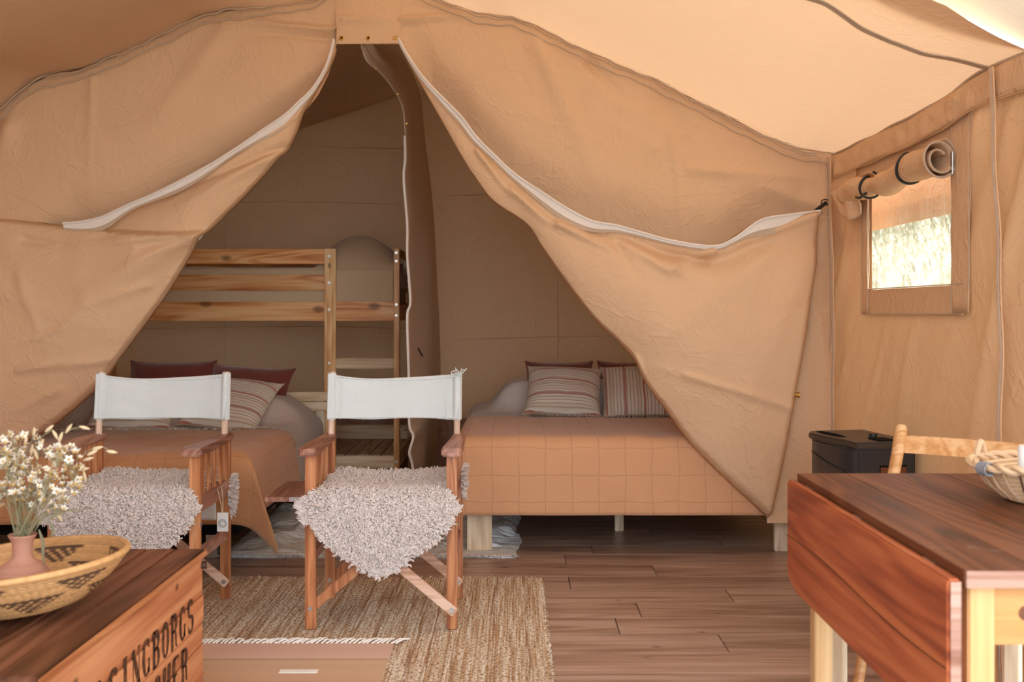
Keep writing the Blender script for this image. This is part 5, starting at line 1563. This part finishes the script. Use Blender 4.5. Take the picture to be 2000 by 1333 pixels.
def bent_rail(z0, z1, f, name):
    n = 14; m = MB()
    X = []; 
    for i in range(n + 1):
        t = i / n; bow = -.025 * math.sin(PI * t)
        ring = [fpt(SL * t, f + bow - .009, z0), fpt(SL * t, f + bow + .009, z0), fpt(SL * t, f + bow + .009, z1), fpt(SL * t, f + bow - .009, z1), fpt(SL * t, f + bow - .009, z0)]
        X.append(ring)
    A = np.array(X); m.grid(A[:, :, 0], A[:, :, 1], A[:, :, 2]); return m.build(name, BEECH, fc, angle=40, world=True)
bent_rail(.738, .788, .01, 'back_rail')
bent_rail(.58, .62, .07, 'back_rail')
for i in range(6):
    f = .10 + i * .055
    MB().beam(fpt(.02, f, .445), fpt(SL - .02, f, .445), .045, .014).build('seat_slat', PINE_RAWX, fc, bevel=.003, world=True)
for s in (.0, SL): MB().beam(fpt(s, .06, .425), fpt(s, .42, .425), .022, .028).build('seat_rail', BEECH, fc, bevel=.003, world=True)
MB().beam(fpt(0, .405, .415), fpt(SL, .405, .415), .02, .03).build('front_rail', PINE_RAWX, fc, bevel=.003, world=True)
for s in (0, SL): MB().beam(fpt(s, .42, 0), fpt(s, .42, .43), .036, .024, up=(fr.x, fr.y, 0)).build('front_leg', PINE_PALE, fc, bevel=.003, world=True)
MB().cyl(fpt(0, .38, .10), fpt(SL, .38, .20), .009, 10).build('stretcher', LEG_M, fc, world=True)

# ------------------------------------------------------------------ heater
ht = empty('gas_heater', (1.30, 4.02, 0), label='black mobile gas cabinet heater beside the tent wall', cat='heater')
O = Vector((1.225, 3.82, 0)); fx = Vector((-.181, .983, 0)); sx_ = Vector((.983, .181, 0))
def hp(a, b, z): p = O + fx * a + sx_ * b; return (p.x, p.y, z)
def prism_h(pts, z0, z1):
    n = len(pts); m = MB()
    m.add([hp(a, b, z0) for a, b in pts] + [hp(a, b, z1) for a, b in pts], [tuple(range(n)), tuple(range(n, 2 * n))[::-1]] + [(i, n + i, n + (i + 1) % n, (i + 1) % n) for i in range(n)])
    return m
front_pts = [(.012, .0), (.0, .012), (0, .235), (.38, .235), (.38, .05), (.365, .012), (.33, -.008), (.26, -.014), (.12, -.014), (.03, -.008)]
prism_h([(p[0], p[1]) for p in front_pts], .065, .648).build('cabinet', HEAT, ht, bevel=.006, world=True)
top_pts = [(.0, .0), (-.002, .238), (.384, .238), (.386, .04), (.372, .0), (.33, -.022), (.25, -.026), (.18, -.018), (.10, -.004)]
prism_h(top_pts, .648, .672).build('lid', HEAT_TOP, ht, bevel=.005, world=True)
for i in range(13):
    a = .175 + i * .0145
    MB().beam(hp(a, .008 + .012 * abs(i - 6) / 6, .6735), hp(a - .012, .056 - .010 * abs(i - 6) / 6, .6735), .006, .002).build('vent_slot', DARK, ht, world=True)
kb = MB().cyl(hp(.115, .13, .672), hp(.115, .13, .690), .015, 16).build('control_knob', HEAT, ht, bevel=.003, world=True)
MB().cyl(hp(.115, .13, .690), hp(.115, .13, .6915), .007, 12).build('red_cap', mat_plain('red_plastic', (.35, .03, .02), .4), kb, world=True)
prism_h([(.02, .10), (.02, .165), (.10, .165), (.10, .10)], .671, .677).build('control_recess', DARK, ht, bevel=.002, world=True)
MB().tube([hp(.05, -.0125, .30), hp(.05, -.0145, .54), hp(.062, -.0155, .562), hp(.20, -.0175, .575), hp(.32, -.014, .60)], .0025, 6).build('front_panel_edge', HEAT, ht, world=True)
MB().tube([hp(.002, .022, z) for z in (.07, .64)], .003, 6).build('side_seam', STEEL if False else HEAT, ht, world=True)
o = prism_h([(-.0015, .09), (-.0015, .20), (.004, .20), (.004, .09)], .50, .590).build('grip_recess', DARK, ht, bevel=.006, world=True)
prism_h([(-.003, .095), (-.003, .196), (.0, .196), (.0, .095)], .50, .580).build('gas_bottle', ORANGE, o, world=True, bevel=.001)
for a, b in ((.04, .03), (.34, .03), (.04, .20), (.34, .20)):
    p = hp(a, b, .0275)
    w_ = MB().cyl((p[0] - .011, p[1], p[2]), (p[0] + .011, p[1], p[2]), .0275, 16).build('caster', DARK, ht, bevel=.003, world=True)
    MB().cyl((p[0], p[1], .03), (p[0], p[1], .068), .008, 8).build('caster_fork', STEEL, w_, world=True)

# ------------------------------------------------------------------ small wicker basket and candle on the table
wk = empty('wicker_basket', (1.135, 2.22, TZ), label='small pale wicker basket with braided rope rim at the right table edge', cat='basket')
wx, wy = 1.135, 2.22
for i in range(8):
    t = i / 7; r = .095 + .055 * t ** .8; z = TZ + .008 + .062 * t
    P = [(wx + r * 1.08 * math.cos(a), wy + r * .9 * math.sin(a), z + .004 * math.sin(a * 2) * t) for a in np.linspace(0, 2 * PI, 49)[:-1]]
    MB().tube(P, .0052, 6, closed=True).build('coil', WICK, wk, world=True)
MB().lathe([(0, .004), (.06, .005), (.098, .008)], 32, (wx, wy, TZ)).build('basket_bottom', WICK, wk, world=True)
for k in range(28):
    a = 2 * PI * k / 28
    P = [(wx + (r + .006) * 1.08 * math.cos(a + tw), wy + (r + .006) * .9 * math.sin(a + tw), z) for r, z, tw in ((.097, TZ + .008, 0), (.128, TZ + .035, .03), (.150, TZ + .068, .05))]
    MB().tube(P, .0024, 5).build('stake', WICK_D if k in (17, 18, 19, 20) else WICK, wk, world=True)
P1 = [(wx + (.160 + .006 * math.sin(a * 14)) * 1.08 * math.cos(a), wy + (.160 + .006 * math.sin(a * 14)) * .9 * math.sin(a), TZ + .078 + .006 * math.cos(a * 14)) for a in np.linspace(0, 2 * PI, 121)[:-1]]
P2 = [(wx + (.160 - .006 * math.sin(a * 14)) * 1.08 * math.cos(a), wy + (.160 - .006 * math.sin(a * 14)) * .9 * math.sin(a), TZ + .078 - .006 * math.cos(a * 14)) for a in np.linspace(0, 2 * PI, 121)[:-1]]
MB().tube(P1, .006, 6, closed=True).build('rope_rim', WICK, wk, world=True)
MB().tube(P2, .006, 6, closed=True).build('rope_rim', WICK, wk, world=True)
MB().tube([(wx - .135 + .03 * t, wy + .085 + .03 * t, TZ + .082 + .03 * math.sin(PI * t)) for t in np.linspace(0, 1.6, 14)], .007, 8).build('handle', WICK, wk, world=True)
aB = math.atan2(.35, -1)
for k in range(4):
    a = 3.35 + k * .045
    c = Vector((wx + .165 * 1.08 * math.cos(a), wy + .165 * .9 * math.sin(a), TZ + .074))
    MB().tube([(c.x + .013 * math.cos(a) * math.cos(t) , c.y + .013 * math.sin(a) * math.cos(t), c.z + .013 * math.sin(t)) for t in np.linspace(0, 2 * PI, 13)[:-1]], .0022, 5, closed=True).build('binding', WICK_B, wk, world=True, label='blue-grey binding thread')
cd = MB().lathe([(0, 0), (.018, 0), (.0185, .01), (.0185, .148), (.016, .152), (0, .150)], 24).build('candle', WAX, None, bevel=0, label='white pillar candle standing in the wicker basket at the right picture edge', cat='candle')
cd.location = (1.062, 2.205, TZ + .012)
cd.scale = (1, 1, .70)
MB().tube([(0, 0, .148), (.001, 0, .158), (.003, 0, .163)], .001, 5).build('wick', DARK, cd)
# folded paper on the chair seat behind the table leg
pp = MB(); pp.box(-.06, .06, -.08, .08, 0, .004).build('paper_booklet', mat_plain('off_white_paper', (.62, .60, .58), .7), None, bevel=.001, label='off-white booklet lying on the seat of the folding chair', cat='booklet')
bpy.data.objects['paper_booklet'].location = tuple(Vector(fpt(SL * .6, .24, .4525)))
bpy.data.objects['paper_booklet'].rotation_euler = (0, 0, .5)
